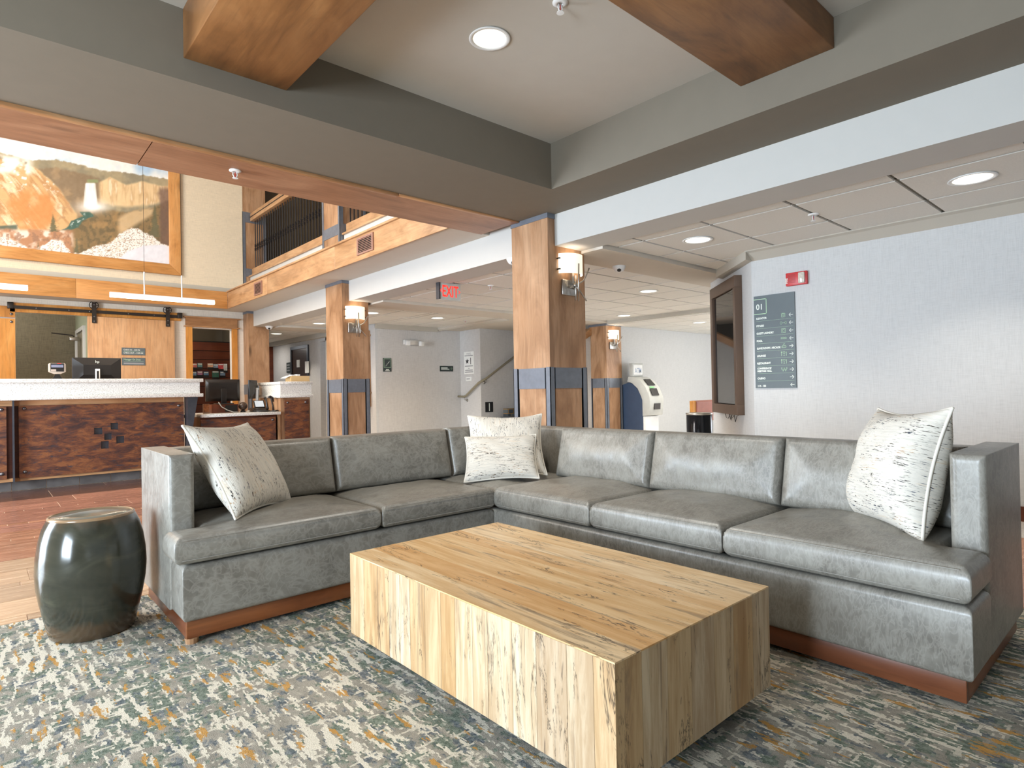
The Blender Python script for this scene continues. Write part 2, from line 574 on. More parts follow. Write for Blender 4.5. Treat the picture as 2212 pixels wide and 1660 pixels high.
def carpet():
    """Cut-pile carpet: broken bars of cream, taupe, green-grey, slate and ochre, long in y."""
    n = N('patterned_carpet').set(0.97, 0, 0.08)
    base = n.coords((1, 1, 1), rnd=False)
    jit = n.new('ShaderNodeTexNoise')
    jit.inputs['Scale'].default_value = 70
    jit.inputs['Detail'].default_value = 2
    n.link(base, jit.inputs['Vector'])
    sub = n.new('ShaderNodeVectorMath', operation='SUBTRACT')
    sub.inputs[1].default_value = (0.5, 0.5, 0.5)
    n.link(jit.outputs['Color'], sub.inputs[0])
    scl = n.new('ShaderNodeVectorMath', operation='SCALE')
    scl.inputs[3].default_value = 0.012
    n.link(sub.outputs[0], scl.inputs[0])
    add = n.new('ShaderNodeVectorMath', operation='ADD')
    n.link(base, add.inputs[0]); n.link(scl.outputs[0], add.inputs[1])
    d = n.new('ShaderNodeVectorMath', operation='SNAP')
    d.inputs[1].default_value = (0.0045, 0.0075, 1.0)
    n.link(add.outputs[0], d.inputs[0])
    wv = d.outputs[0]
    def nz(sx, sy, off, detail=4, rough=0.68):
        mp = n.new('ShaderNodeMapping')
        mp.inputs['Scale'].default_value = (sx, sy, 1)
        mp.inputs['Location'].default_value = (off, off * 1.7, 0)
        n.link(wv, mp.inputs[0])
        return n.noise(mp.outputs[0], 1.0, detail, rough)
    zone = nz(2.2, 1.6, 33.0, 2, 0.5)
    zone2 = nz(3.0, 2.0, 61.0, 2, 0.5)
    cream = n.math('ADD', nz(46, 8, 3.1), n.math('MULTIPLY', n.math('SUBTRACT', zone2, 0.5), 0.22))
    cream2 = nz(11, 36, 8.4)
    speck = nz(85, 60, 71.0, 3)
    green = n.math('ADD', nz(17, 13, 12.9), n.math('MULTIPLY', n.math('SUBTRACT', zone, 0.5), 0.35))
    slate = nz(24, 11, 21.0)
    och = nz(30, 5.5, 44.0, 4, 0.6)
    c = n.ramp(nz(22, 9, 50.0), [(0.35, lin((142, 137, 126))), (0.65, lin((170, 163, 150)))])
    c = n.mix(n.rampv(green, [(0.49, 0.0), (0.54, 0.9)]), c, n.ramp(speck, [(0.42, lin((92, 104, 92))), (0.60, lin((136, 146, 132)))]))
    c = n.mix(n.rampv(slate, [(0.54, 0.0), (0.58, 0.85)]), c, n.ramp(speck, [(0.42, lin((84, 92, 100))), (0.60, lin((126, 132, 134)))]))
    c = n.mix(n.rampv(cream, [(0.535, 0.0), (0.555, 0.95)]), c, lin((220, 212, 195)))
    c = n.mix(n.rampv(cream2, [(0.585, 0.0), (0.605, 0.85)]), c, lin((214, 206, 189)))
    c = n.mix(n.rampv(och, [(0.60, 0.0), (0.62, 0.9)]), c, lin((190, 142, 72)))
    pile = n.noise(base, 420, 2, 0.6)
    c = n.mix(0.55, c, n.rampv(pile, [(0.25, 0.55), (0.6, 1.2)]), 'MULTIPLY')
    n.col(c)
    n.bump(pile, 0.5, 0.004)
    return n.m

def floor_tile(name, a, b, c):
    """Wood-look porcelain plank: grain along x, each plank its own shade."""
    n = N(name).set(0.2, 0, 0.5)
    g = n.noise(n.coords((1.6, 16, 16)), 2.6, 7, 0.65, 0.6)
    col = n.ramp(g, [(0.25, lin(a)), (0.5, lin(b)), (0.75, lin(c))])
    oi = n.new('ShaderNodeObjectInfo')
    sh = n.rampv(oi.outputs['Random'], [(0.0, 0.82), (1.0, 1.15)])
    n.col(n.mix(1.0, col, sh, 'MULTIPLY'))
    n.rough(n.rampv(g, [(0.3, 0.16), (0.7, 0.30)]))
    return n.m

def spalted(name, axis, cream, tan):
    """Spalted maple stave: pale ground, grey-brown streaks, thin black zone lines and flecks along `axis`; each stave differs."""
    n = N(name).set(0.42, 0, 0.35)
    st = {'y': (1, 0.09, 1), 'z': (1, 1, 0.09)}[axis]
    def co(k, e=1.0): return n.coords(tuple(k * (q if q == 1 else q * e) for q in st))
    oi = n.new('ShaderNodeObjectInfo')
    g = n.noise(co(16), 1.8, 6, 0.66, 0.5)
    c = n.ramp(g, [(0.25, lin(tan)), (0.46, lin([(p + q) / 2 for p, q in zip(cream, tan)])), (0.60, lin(cream)), (0.8, lin([min(255, q * 1.05) for q in cream]))])
    sh = n.ramp(oi.outputs['Random'], [(0.0, lin((214, 186, 148))), (0.25, lin((255, 252, 246))), (0.45, lin((240, 224, 198))), (0.6, lin((228, 196, 152))), (0.8, lin((252, 244, 230))), (1.0, lin((226, 214, 202)))])
    c = n.mix(0.95, c, sh, 'MULTIPLY')
    s2 = n.noise(co(13, 0.8), 1.7, 6, 0.66, 0.9)
    c = n.mix(n.rampv(s2, [(0.57, 0.0), (0.65, 0.65), (0.75, 0.85)]), c, lin((132, 110, 88)))
    s3 = n.noise(co(26, 0.7), 1.5, 5, 0.66, 0.8)
    c = n.mix(n.rampv(s3, [(0.65, 0.0), (0.70, 0.75)]), c, lin((98, 80, 64)))
    z = n.noise(co(9, 1.6), 1.5, 6, 0.64, 1.8)
    d = n.math('ABSOLUTE', n.math('SUBTRACT', z, 0.57))
    zl = n.rampv(d, [(0.0, 1.0), (0.006, 0.8), (0.014, 0.0)])
    gate = n.rampv(n.noise(n.coords((3, 3, 3)), 1.6, 2), [(0.45, 0.0), (0.53, 1.0)])
    fl = n.rampv(n.noise(co(42, 3.0), 1.6, 3, 0.6, 0.6), [(0.69, 0.0), (0.72, 0.9)])
    k = n.math('MAXIMUM', n.math('MULTIPLY', zl, gate), n.math('MULTIPLY', fl, n.rampv(n.noise(n.coords((4, 4, 4)), 1.5, 2), [(0.5, 0.0), (0.56, 1.0)])))
    c = n.mix(n.math('MULTIPLY', k, 0.85), c, lin((52, 42, 36)))
    n.col(c)
    return n.m

def glaze():
    n = N('dark_green_glaze').set(0.13, 0, 0.55)
    v = n.coords((1, 1, 2.2), rnd=False)
    a = n.noise(v, 5, 4, 0.55, 0.8)
    c = n.ramp(a, [(0.3, lin((46, 47, 40))), (0.55, lin((60, 60, 50))), (0.75, lin((78, 76, 62)))])
    tc = n.new('ShaderNodeTexCoord')
    sep = n.new('ShaderNodeSeparateXYZ')
    n.link(tc.outputs['Object'], sep.inputs[0])
    w = n.math('ADD', sep.outputs['Z'], n.math('MULTIPLY', n.math('SUBTRACT', n.noise(n.coords((1, 1, 1), rnd=False), 14, 4), 0.5), 0.10))
    rim = n.math('ADD', n.rampv(w, [(0.0, 0.8), (0.055, 0.75), (0.085, 0.0)]), n.rampv(w, [(0.44, 0.0), (0.475, 0.75)]))
    n.col(n.mix(rim, c, lin((86, 68, 50))))
    n.rough(n.rampv(a, [(0.3, 0.10), (0.7, 0.2)]))
    return n.m

def vcol(name, rough=0.55):
    n = N(name).set(rough, 0, 0.3)
    at = n.new('ShaderNodeVertexColor')
    at.layer_name = 'print'
    n.link(at.outputs['Color'], n.b.inputs['Base Color'])
    return n.m

def glass_pane(name):
    n = N(name)
    tr = n.new('ShaderNodeBsdfTransparent')
    gl = n.new('ShaderNodeBsdfGlossy')
    gl.inputs['Roughness'].default_value = 0.02
    mx = n.new('ShaderNodeMixShader')
    fr = n.new('ShaderNodeFresnel')
    n.link(fr.outputs[0], mx.inputs[0]); n.link(tr.outputs[0], mx.inputs[1]); n.link(gl.outputs[0], mx.inputs[2])
    n.link(mx.outputs[0], n.t.nodes['Material Output'].inputs[0])
    return n.m

def emissive(name, c, strength):
    n = N(name)
    n.b.inputs['Base Color'].default_value = lin(c)
    n.b.inputs['Emission Color'].default_value = lin(c)
    n.b.inputs['Emission Strength'].default_value = strength
    return n.m

M = {}
M['leather'] = leather()
M['seam'] = plain('seam_thread', (150, 147, 140), 0.8)
M['plinth'] = wood('walnut_plinth', (84, 44, 22), (114, 64, 34), (136, 82, 46), 'x', 0.3, knots=False)
M['plinth_y'] = wood('walnut_plinth_side', (82, 44, 26), (112, 64, 40), (134, 82, 52), 'y', 0.3, knots=False)
M['pil_x'] = pillow_fabric('slub_weave_across', 'x')
M['pil_y'] = pillow_fabric('slub_weave_upright', 'y')
M['piping'] = plain('pillow_piping', (226, 220, 208), 0.9, bump=0.2)
M['top_stave'] = spalted('spalted_maple_top', 'y', (240, 219, 186), (212, 174, 124))
M['side_stave'] = spalted('spalted_maple_side', 'z', (212, 198, 176), (172, 146, 114))
M['black'] = plain('matt_black', (16, 16, 17), 0.6)
M['glaze'] = glaze()
M['carpet'] = carpet()
M['granite'] = granite()
M['rust'] = rust()
M['steel'] = plain('blued_steel', (84, 88, 96), 0.38, 0.75, vary=0.12, scale=14)
M['band'] = plain('slate_metal_band', (112, 117, 126), 0.42, 0.3, vary=0.1, scale=18)
M['bolt'] = plain('bolt_steel', (128, 128, 132), 0.28, 0.9)
M['alder_z'] = wood('alder_upright', (126, 88, 58), (166, 126, 92), (194, 156, 122), 'z')
M['alder_x'] = wood('alder_along_x', (144, 100, 64), (180, 134, 92), (204, 162, 120), 'x')
M['alder_y'] = wood('alder_along_y', (144, 104, 68), (182, 140, 100), (206, 168, 126), 'y')
M['golden_x'] = wood('golden_alder_along_x', (168, 112, 58), (198, 140, 80), (214, 162, 104), 'x')
M['golden_z'] = wood('golden_alder_upright', (168, 112, 58), (198, 140, 80), (214, 162, 104), 'z')
M['beam_x'] = wood('knotty_beam_along_x', (86, 56, 30), (132, 90, 52), (160, 116, 72), 'x', 0.42)
M['beam_y'] = wood('knotty_beam_along_y', (94, 60, 30), (142, 96, 54), (172, 124, 76), 'y', 0.42)
M['soffit_wood'] = wood('walnut_soffit', (128, 90, 64), (156, 112, 82), (176, 134, 102), 'x', 0.42)
M['door_wood'] = wood('maple_door', (186, 136, 92), (206, 158, 114), (218, 174, 132), 'z', knots=False)
M['oak_panel'] = wood('honey_oak_panel', (176, 112, 48), (206, 140, 66), (220, 160, 88), 'z', knots=False)
M['dark_wood'] = wood('dark_cherry', (72, 32, 16), (98, 46, 24), (116, 60, 34), 'x', knots=False)
M['taupe'] = plain('taupe_paint', (122, 114, 101), 0.75, spec=0.25, vary=0.02)
M['coffer'] = plain('coffer_ceiling_paint', (194, 187, 176), 0.85, spec=0.2, vary=0.015)
M['beige'] = plain('beige_paint', (206, 198, 186), 0.8, spec=0.2, vary=0.015)
M['white_paint'] = plain('white_paint', (194, 192, 187), 0.7, spec=0.25, vary=0.01)
M['tile'] = plain('mineral_ceiling_tile', (224, 221, 214), 0.95, spec=0.1, vary=0.035, scale=120, bump=0.15)
M['tbar'] = plain('ceiling_grid', (126, 120, 106), 0.7, spec=0.2)
M['crown'] = plain('ceiling_edge_trim', (188, 182, 170), 0.7, spec=0.25, vary=0.01)
M['linen_w'] = linen('white_linen_wallcovering', (200, 200, 199), strength=0.035)
M['linen_g'] = linen('grey_linen_wallcovering', (204, 202, 200))
M['linen_c'] = linen('cream_linen_wallcovering', (222, 206, 180))
M['cream_wall'] = linen('pale_cream_wall', (232, 222, 208))
M['sage'] = plain('sage_paint', (160, 164, 140), 0.8, spec=0.2)
M['office_paper'] = linen('office_grasscloth', (140, 132, 114), strength=0.12)
M['plank_red'] = floor_tile('red_brown_plank_tile', (124, 82, 68), (150, 104, 86), (174, 128, 108))
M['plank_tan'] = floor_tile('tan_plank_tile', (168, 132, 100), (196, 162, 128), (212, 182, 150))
M['plank_mid'] = floor_tile('chestnut_plank_tile', (138, 88, 64), (168, 118, 90), (190, 144, 114))
M['bounce_tile'] = floor_tile('pale_bounce_tile', (196, 190, 180), (212, 206, 197), (222, 217, 209))  # pale tone chosen to bounce neutral light from the hidden floor
M['plank_dark'] = floor_tile('dark_border_tile', (66, 46, 40), (86, 60, 52), (104, 76, 66))
M['grout'] = plain('grout', (206, 184, 164), 0.9)
M['base_tile'] = plain('slate_base_tile', (92, 88, 86), 0.3, vary=0.3, scale=7)
M['white_plastic'] = plain('white_plastic', (232, 232, 230), 0.4)
M['grey_plastic'] = plain('grey_plastic', (176, 176, 172), 0.45)
M['black_plastic'] = plain('black_plastic', (34, 31, 30), 0.35)
M['brown_case'] = plain('bronze_brown_casing', (98, 78, 64), 0.45, vary=0.03)
M['screen_glass'] = plain('screen_glass', (26, 27, 29), 0.04, spec=0.8)
M['chrome'] = plain('brushed_nickel', (176, 172, 166), 0.3, 1.0)
M['dark_metal'] = plain('dark_metal', (66, 62, 60), 0.4, 0.8)
M['iron'] = plain('wrought_iron', (42, 40, 42), 0.45, 0.6)
M['sign_slate'] = plain('slate_sign_board', (92, 102, 106), 0.55, vary=0.06, scale=5)
M['sign_dark'] = plain('dark_green_sign', (40, 52, 50), 0.5)
M['sign_light'] = plain('pale_sign_lettering', (226, 232, 224), 0.6)
M['sign_green'] = plain('pale_green_lettering', (178, 210, 176), 0.6)
M['paper'] = plain('white_paper', (238, 238, 234), 0.8)
M['ink'] = plain('black_ink', (24, 24, 26), 0.7)
M['grey_ink'] = plain('grey_ink', (150, 150, 152), 0.7)
M['red_plastic'] = plain('red_alarm_plastic', (196, 52, 54), 0.4)
M['strobe'] = plain('strobe_lens', (206, 198, 186), 0.12, spec=0.8, vary=0.2, scale=60)
M['exit_red'] = emissive('exit_red', (240, 44, 34), 1.6)
M['exit_face'] = plain('exit_face', (214, 220, 216), 0.3)
M['shade'] = emissive('sconce_glass', (255, 246, 224), 0.75)
M['lamp'] = emissive('downlight_lens', (255, 246, 224), 2.4)
M['tube'] = emissive('linear_lamp_lens', (255, 244, 222), 5.0)
M['cardboard'] = plain('cardboard', (206, 172, 122), 0.85)
M['navy'] = plain('navy_blue_panel', (52, 68, 92), 0.4, vary=0.08)
M['bin_steel'] = plain('polished_black_steel', (40, 42, 46), 0.12, 0.7)
M['orange_vinyl'] = plain('terracotta_upholstery', (178, 100, 76), 0.55, vary=0.12)
M['mural'] = vcol('mural_paint')
M['pane'] = glass_pane('window_glass')
M['rail_khaki'] = plain('khaki_painted_rail', (142, 134, 112), 0.45)
# ------------------------------------------------------------------ floor
XL, YN = -3.2, -3.2
floor = struct('floor', box(XL - 0.2, 14, YN - 0.2, 16, -0.12, -0.003), M['grout'])
cpt = obj('carpet', box(XL, 3.24, YN, 3.325, -0.003, 0.0), M['carpet'])
tag(cpt, 'patterned wall to wall carpet in cream, sage, slate and ochre under the sofa', 'carpet')
_share = {}
def shared(name, key, mb, mat, parent, loc):
    """Alike piece placed at loc (world); mesh data is made once per key, around the origin."""
    if key not in _share:
        me = bpy.data.meshes.new(name)
        me.from_pydata(mb.v, [], mb.f); me.update()
        me.materials.append(mat)
        _share[key] = me
    o = bpy.data.objects.new(name, _share[key])
    COL.objects.link(o)
    o.parent = parent
    o.location = Vector(loc) - origin_of(parent)
    ORIG[o.name] = Vector(loc)
    return o
def cbox(w, d, h):
    return MB().box(-w / 2, w / 2, -d / 2, d / 2, -h, 0)
def plank(x0, x1, y0, y1, mat, g=0.006):
    w, d = x1 - x0 - g, y1 - y0 - g
    k = ('plank', round(w, 4), round(d, 4), mat)
    shared('plank', k, cbox(w, d, 0.010), M[mat], floor, ((x0 + x1) / 2, (y0 + y1) / 2, 0.0))
courses = [('m', .085), ('t', .28), ('t', .28), ('m', .07), ('t', .28), ('t', .30), ('c', .31), ('c', .31), ('m', .075), ('c', .28), ('r', .30), ('m', .075),  # rows grade from tan by the carpet to red-brown towards the desk
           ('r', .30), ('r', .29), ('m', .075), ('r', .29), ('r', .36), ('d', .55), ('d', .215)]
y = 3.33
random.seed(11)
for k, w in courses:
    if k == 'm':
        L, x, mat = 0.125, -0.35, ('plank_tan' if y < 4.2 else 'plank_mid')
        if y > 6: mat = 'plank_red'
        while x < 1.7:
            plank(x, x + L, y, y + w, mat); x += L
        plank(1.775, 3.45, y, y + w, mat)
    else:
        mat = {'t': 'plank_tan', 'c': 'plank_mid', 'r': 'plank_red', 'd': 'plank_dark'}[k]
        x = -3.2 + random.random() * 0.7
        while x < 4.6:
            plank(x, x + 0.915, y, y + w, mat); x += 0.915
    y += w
# aisle and far room floor; hidden tiles made pale to bounce light up
for i in range(14):
    x0 = 3.25 + i * 0.29
    for j in range(8):
        y0 = -2.6 + j * 0.92 + (i % 3) * 0.3
        y1 = y0 + 0.92
        if y1 > 3.32: continue
        plank(x0, x0 + 0.29, y0, y1, 'plank_mid' if x0 < 4.7 and y0 < 1.2 else 'bounce_tile')
far = MB()
for i in range(30):
    for j in range(9):
        x0, y0 = 4.7 + j * 0.9 + (i % 3) * 0.3, 3.34 + i * 0.3
        far.box(x0, x0 + 0.896, y0, y0 + 0.296, -0.011, 0.0)
fo = obj('planks', far, M['bounce_tile'], floor)
fo['kind'] = 'stuff'

# ------------------------------------------------------------------ lounge ceiling: soffit, coffer, beams
ZS, ZC = 2.40, 2.732
struct('ceiling_soffit', box(XL, 3.58, 3.034, 3.80, ZS, ZC + 0.12), M['taupe'])
struct('ceiling_soffit', box(3.114, 3.58, YN, 3.034, ZS, ZC + 0.12), M['taupe'])
struct('ceiling_soffit', box(XL, -2.2, YN, 3.034, ZS, ZC + 0.12), M['taupe'])
struct('ceiling_soffit', box(-2.2, 3.114, YN, -2.2, ZS, ZC + 0.12), M['taupe'])
struct('ceiling', box(-2.2, 3.114, -2.2, 3.034, ZC, ZC + 0.12), M['coffer'])
b1 = obj('ceiling_beam', box(0.712, 1.187, -2.2, 3.034, 2.503, ZC), M['beam_y'], bevel=0.004)
tag(b1, 'deep knotty wooden ceiling beam meeting the dark side of the coffer', 'beam', kind='thing')
b2 = obj('ceiling_beam', box(1.187, 3.114, 1.105, 1.585, 2.579, ZC), M['beam_x'], bevel=0.004)
tag(b2, 'brown knotty ceiling beam meeting the pale side of the coffer', 'beam', kind='thing')
# walnut strip under the edge of the atrium opening: boards with a visible butt joint, and a slim moulding
ws = struct('trim_1', box(XL, 3.50, 3.80, 4.31, 2.405, 2.66), M['soffit_wood'])
for x0, x1 in ((-3.2, -1.4), (-1.4, 0.742), (0.746, 3.485)):
    obj('board', box(x0, x1 - 0.002, 3.835, 4.31, 2.392, 2.405), M['soffit_wood'], ws)
obj('moulding', box(XL, 2.30, 3.795, 3.835, 2.380, 2.405), M['alder_x'], ws, bevel=0.006)
obj('moulding', box(2.303, 3.49, 3.795, 3.835, 2.388, 2.405), M['alder_x'], ws, bevel=0.006)
# white dropped beam carried by the columns
for ya, yb_ in ((YN, 3.462), (3.905, 7.17), (7.652, 10.78), (11.10, 15.5)):
    struct('ceiling_beam_white', box(3.58, 3.905, ya, yb_, 2.14, 2.52), M['white_paint'])
struct('ceiling_soffit', box(3.10, 3.58, 4.31, 11.02, 2.40, 2.52), M['beige'])

# ------------------------------------------------------------------ tiled ceilings beyond the beam
PITCH, GX, GY = 0.608, 4.094, 1.126
def tiled(name, x0, x1, y0, y1, z, gx=GX, gy=GY):
    c = struct(name, box(x0, x1, y0, y1, z + 0.035, z + 0.09), M['tbar'])
    def cuts(a, b, g):
        k = math.ceil((a - g) / PITCH)
        out = [a]
        while g + k * PITCH < b - 1e-6:
            q = g + k * PITCH
            if q > a + 0.02: out.append(q)
            k += 1
        out.append(b)
        return out
    xs, ys = cuts(x0, x1, gx), cuts(y0, y1, gy)
    g = 0.024
    for a, b in zip(xs[:-1], xs[1:]):
        for p, q in zip(ys[:-1], ys[1:]):
            w, d = b - a - g, q - p - g
            if w < 0.03 or d < 0.03: continue
            shared('tile', ('ct', round(w, 3), round(d, 3)), MB().box(-w / 2, w / 2, -d / 2, d / 2, 0, 0.03), M['tile'], c, ((a + b) / 2, (p + q) / 2, z))
    gb = MB()
    for a in xs[1:-1]: gb.box(a - 0.012, a + 0.012, y0, y1, z + 0.012, z + 0.036)
    for p in ys[1:-1]: gb.box(x0, x1, p - 0.012, p + 0.012, z + 0.012, z + 0.036)
    if gb.v: obj('grid', gb, M['tbar'], c)
    return c
ZT = 2.155
tiled('ceiling_tiled', 3.905, 5.80, -3.0, 3.224, ZT)
tiled('ceiling_tiled', 3.905, 8.467, 3.72, 6.87, ZT, GX + 0.005, 4.115)
tiled('ceiling_tiled', 8.467, 12.9, 2.2, 6.97, 2.092, 8.6, 4.4)
tiled('ceiling_tiled', 3.905, 5.2, 7.43, 10.44, ZT, GX, 7.75)
tiled('ceiling_tiled', 5.2, 6.5, 7.43, 9.5, ZT, GX, 7.75)
tiled('ceiling_tiled', 3.905, 5.15, 11.04, 15.4, ZT, GX, 11.4)
# plaster bulkheads between the tiled fields
ZB = 2.118
struct('ceiling_bulkhead', box(3.905, 9.2, 3.224, 3.72, ZB, 2.25), M['beige'])
struct('ceiling_bulkhead', box(3.905, 8.467, 6.87, 7.43, ZB, 2.25), M['beige'])
struct('ceiling_bulkhead', box(6.5, 8.467, 7.43, 9.5, ZB, 2.25), M['beige'])
struct('ceiling_bulkhead', box(3.905, 5.2, 10.44, 11.04, ZB, 2.25), M['beige'])
struct('ceiling_bulkhead', box(8.40, 8.467, 3.72, 6.87, 2.095, 2.25), M['crown'])
struct('trim_2', MB().prism([(5.13, 2.157), (5.25, 2.157), (5.25, 2.075), (5.235, 2.085), (5.165, 2.135), (5.13, 2.147)], 'y', -3.0, 2.60), M['crown'])
struct('trim_3', MB().prism([(6.48, 2.157), (6.56, 2.157), (6.56, 2.095), (6.54, 2.095), (6.50, 2.13)], 'y', 7.43, 9.5), M['crown'])
struct('trim_3', box(5.2, 6.5, 9.40, 9.46, 2.075, 2.157), M['crown'])

struct('ceiling_slab', box(3.905, 13.0, YN, 16, 2.27, 2.34), M['beige'])
# ------------------------------------------------------------------ walls
def W(name, *b, m='linen_g'):
    return struct(name, box(*b), M[m])
W('wall_right', 5.25, 5.45, -3.2, 2.61, 0, 2.2, m='linen_w')
w45 = struct('wall_angled', MB().prism([(5.25, 2.61), (6.21, 3.57), (6.40, 3.40), (5.45, 2.45)], 'z', 0, 2.16), M['linen_w'])
# plaster drop following the angled wall
struct('trim_4', MB().prism([(5.25, 2.60), (5.13, 2.60), (5.72, 3.224), (5.86, 3.224)], 'z', 2.075, 2.157), M['crown'])
W('wall_angled_return', 6.21, 6.40, 3.40, 3.57, 0, 2.16, m='linen_w')
W('wall_far_right', 8.87, 13.0, 6.97, 7.12, 0, 2.3, m='linen_w')
W('wall_far_end', 12.9, 13.05, 2.0, 7.0, 0, 2.3, m='linen_w')
# far room side wall with its window opening
wf = MB().box(6.3, 9.7, 2.0, 2.15, 0, 2.3).box(12.7, 13.0, 2.0, 2.15, 0, 2.3).box(9.7, 12.7, 2.0, 2.15, 0, 0.35).box(9.7, 12.7, 2.0, 2.15, 1.95, 2.3)
struct('wall_far_side', wf, M['linen_w'])
W('wall_sign', 5.25, 7.05, 9.45, 9.6, 0, 2.2)
W('wall_sign_return', 5.20, 5.25, 9.45, 9.95, 0, 2.2, m='linen_w')
W('wall_stair_end', 7.05, 7.2, 8.82, 9.6, 0, 2.2)
W('wall_stair', 7.2, 8.8, 8.82, 8.97, 0, 2.3)
W('wall_corridor', 5.15, 5.35, 11.62, 16, 0, 2.3)
W('wall_corridor_pier', 5.15, 5.45, 11.2, 11.36, 0, 2.3, m='cream_wall')
W('wall_corridor_recess', 5.75, 5.9, 9.6, 11.7, 0, 2.3, m='linen_g')
W('wall_corridor_head', 5.15, 5.8, 10.2, 11.62, 2.0, 2.3)
W('wall_corridor_end', 3.4, 5.2, 15.4, 15.55, 0, 2.3)
struct('trim_5', box(5.06, 5.15, 11.04, 15.4, 2.06, 2.157), M['crown'])
struct('trim_6', box(5.0, 5.16, 14.2, 14.42, 0, 2.06), M['dark_wood'])
# left wall with window openings, wall behind the viewer with a window added for fill light
wl = MB()
for (y0, y1, z0, z1) in ((YN, -0.2, 0, 5.4), (-0.2, 1.7, 0, 0.12), (-0.2, 1.7, 1.95, 5.4), (1.7, 4.1, 0, 5.4), (4.1, 6.9, 2.2, 3.0), (6.9, 11.2, 0, 3.0),
                         (4.1, 5.0, 3.0, 5.4), (9.6, 11.2, 3.0, 5.4), (5.0, 9.6, 4.95, 5.4)):
    wl.box(XL - 0.2, XL, y0, y1, z0, z1)
struct('wall_left', wl, M['cream_wall'])
wn = MB().box(XL, -1.8, YN - 0.2, YN, 0, 2.8).box(3.0, 5.45, YN - 0.2, YN, 0, 2.8).box(-1.8, 3.0, YN - 0.2, YN, 0, 0.4).box(-1.8, 3.0, YN - 0.2, YN, 2.1, 2.8)
struct('wall_near', wn, M['cream_wall'])
def window(name, axis, c, a0, a1, z0, z1, nm):
    f = MB()
    t = 0.05
    def B(p0, p1, q0, q1):
        if axis == 'x': f.box(c - 0.05, c + 0.03, p0, p1, q0, q1)
        else: f.box(p0, p1, c - 0.05, c + 0.03, q0, q1)
    B(a0, a1, z0, z0 + t); B(a0, a1, z1 - t, z1)
    for i in range(nm + 1):
        p = a0 + (a1 - a0 - t) * i / nm
        B(p, p + t, z0, z1)
    w = struct(name, f, M['dark_metal'])
    for i in range(nm):
        p0, p1 = a0 + (a1 - a0) * i / nm + t, a0 + (a1 - a0) * (i + 1) / nm - t * 0.3
        g = box(c - 0.012, c - 0.006, p0, p1, z0 + t, z1 - t) if axis == 'x' else box(p0, p1, c - 0.012, c - 0.006, z0 + t, z1 - t)
        obj('pane', g, M['pane'], w)
window('window_1', 'x', XL - 0.1, -0.2, 1.7, 0.12, 1.95, 2)
window('window_2', 'x', XL - 0.1, 4.1, 6.9, 0.0, 2.2, 3)
window('fill_window_atrium', 'x', XL - 0.1, 5.0, 9.6, 3.0, 4.95, 4)  # unseen high window, added for the atrium fill lamp
window('fill_window_rear', 'y', YN - 0.1, -1.8, 3.0, 0.4, 2.1, 4)  # unseen rear window, added to let in fill light
window('window_5', 'y', 2.08, 9.7, 12.7, 0.35, 1.95, 3)

# ------------------------------------------------------------------ atrium: back wall, fascias, upper floor
YB = 11.02
wb = MB()
wb.box(XL, 0.39, YB, YB + 0.1, 0, 2.40).box(0.39, 1.235, YB, YB + 0.1, 2.19, 2.40).box(1.235, 2.655, YB, YB + 0.1, 0, 2.40)
wb.box(2.655, 3.285, YB, YB + 0.1, 2.085, 2.40).box(3.285, 3.50, YB, YB + 0.1, 0, 2.40)
struct('wall_back', wb, M['cream_wall'])
struct('wall_back_upper', box(XL, 3.42, 10.78, 10.9, 2.66, 5.4), M['linen_c'])
struct('trim_7', box(XL, 3.41, 10.765, 10.78, 2.66, 2.765), M['crown'])
fb = struct('trim_8', box(XL, 3.10, 10.59, 11.02, 2.395, 2.66), M['white_paint'])
for x0, x1 in ((-3.2, -1.1), (-1.1, 1.05), (1.05, 3.10)):
    obj('board', box(x0, x1 - 0.002, 10.575, 10.59, 2.385, 2.668), M['golden_x'], fb, bevel=0.003)
fs = struct('trim_9', box(3.115, 3.50, 4.31, 10.575, 2.41, 2.655), M['beige'])
for y0, y1 in ((4.31, 6.55), (6.55, 8.75), (8.75, 10.575)):
    obj('board', box(3.098, 3.115, y0, y1 - 0.002, 2.388, 2.655), M['alder_y'], fs, bevel=0.003)
obj('moulding', box(3.075, 3.14, 4.31, 10.56, 2.655, 2.678), M['alder_y'], fs, bevel=0.004)
# near side of the opening above the walnut strip, upper storey shell
struct('wall_atrium_near', box(XL, 3.6, 4.1, 4.3, 2.66, 5.4), M['linen_c'])
struct('ceiling_atrium', box(XL, 7.2, 4.1, 11.2, 5.4, 5.5), M['white_paint'])
struct('floor_upper', box(3.5, 7.2, 3.9, 11.2, 2.52, 2.66), M['beige'])
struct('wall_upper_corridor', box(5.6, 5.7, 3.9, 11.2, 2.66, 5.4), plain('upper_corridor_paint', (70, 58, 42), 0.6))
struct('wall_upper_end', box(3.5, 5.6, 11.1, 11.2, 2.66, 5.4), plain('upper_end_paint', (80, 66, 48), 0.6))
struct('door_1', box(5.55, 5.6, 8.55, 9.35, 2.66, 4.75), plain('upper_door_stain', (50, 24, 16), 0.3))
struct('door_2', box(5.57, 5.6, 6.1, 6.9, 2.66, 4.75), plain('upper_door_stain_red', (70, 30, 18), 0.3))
up = bpy.data.lights.new('upper_corridor_lamp', 'POINT'); up.energy = 9; up.color = WARM; up.shadow_soft_size = 0.1
upo = bpy.data.objects.new('upper_corridor_lamp', up); COL.objects.link(upo); upo.location = (5.0, 9.4, 4.6)
up2 = bpy.data.lights.new('upper_corridor_lamp', 'POINT'); up2.energy = 6; up2.color = WARM; up2.shadow_soft_size = 0.1
upo2 = bpy.data.objects.new('upper_corridor_lamp', up2); COL.objects.link(upo2); upo2.location = (4.8, 6.6, 4.8)

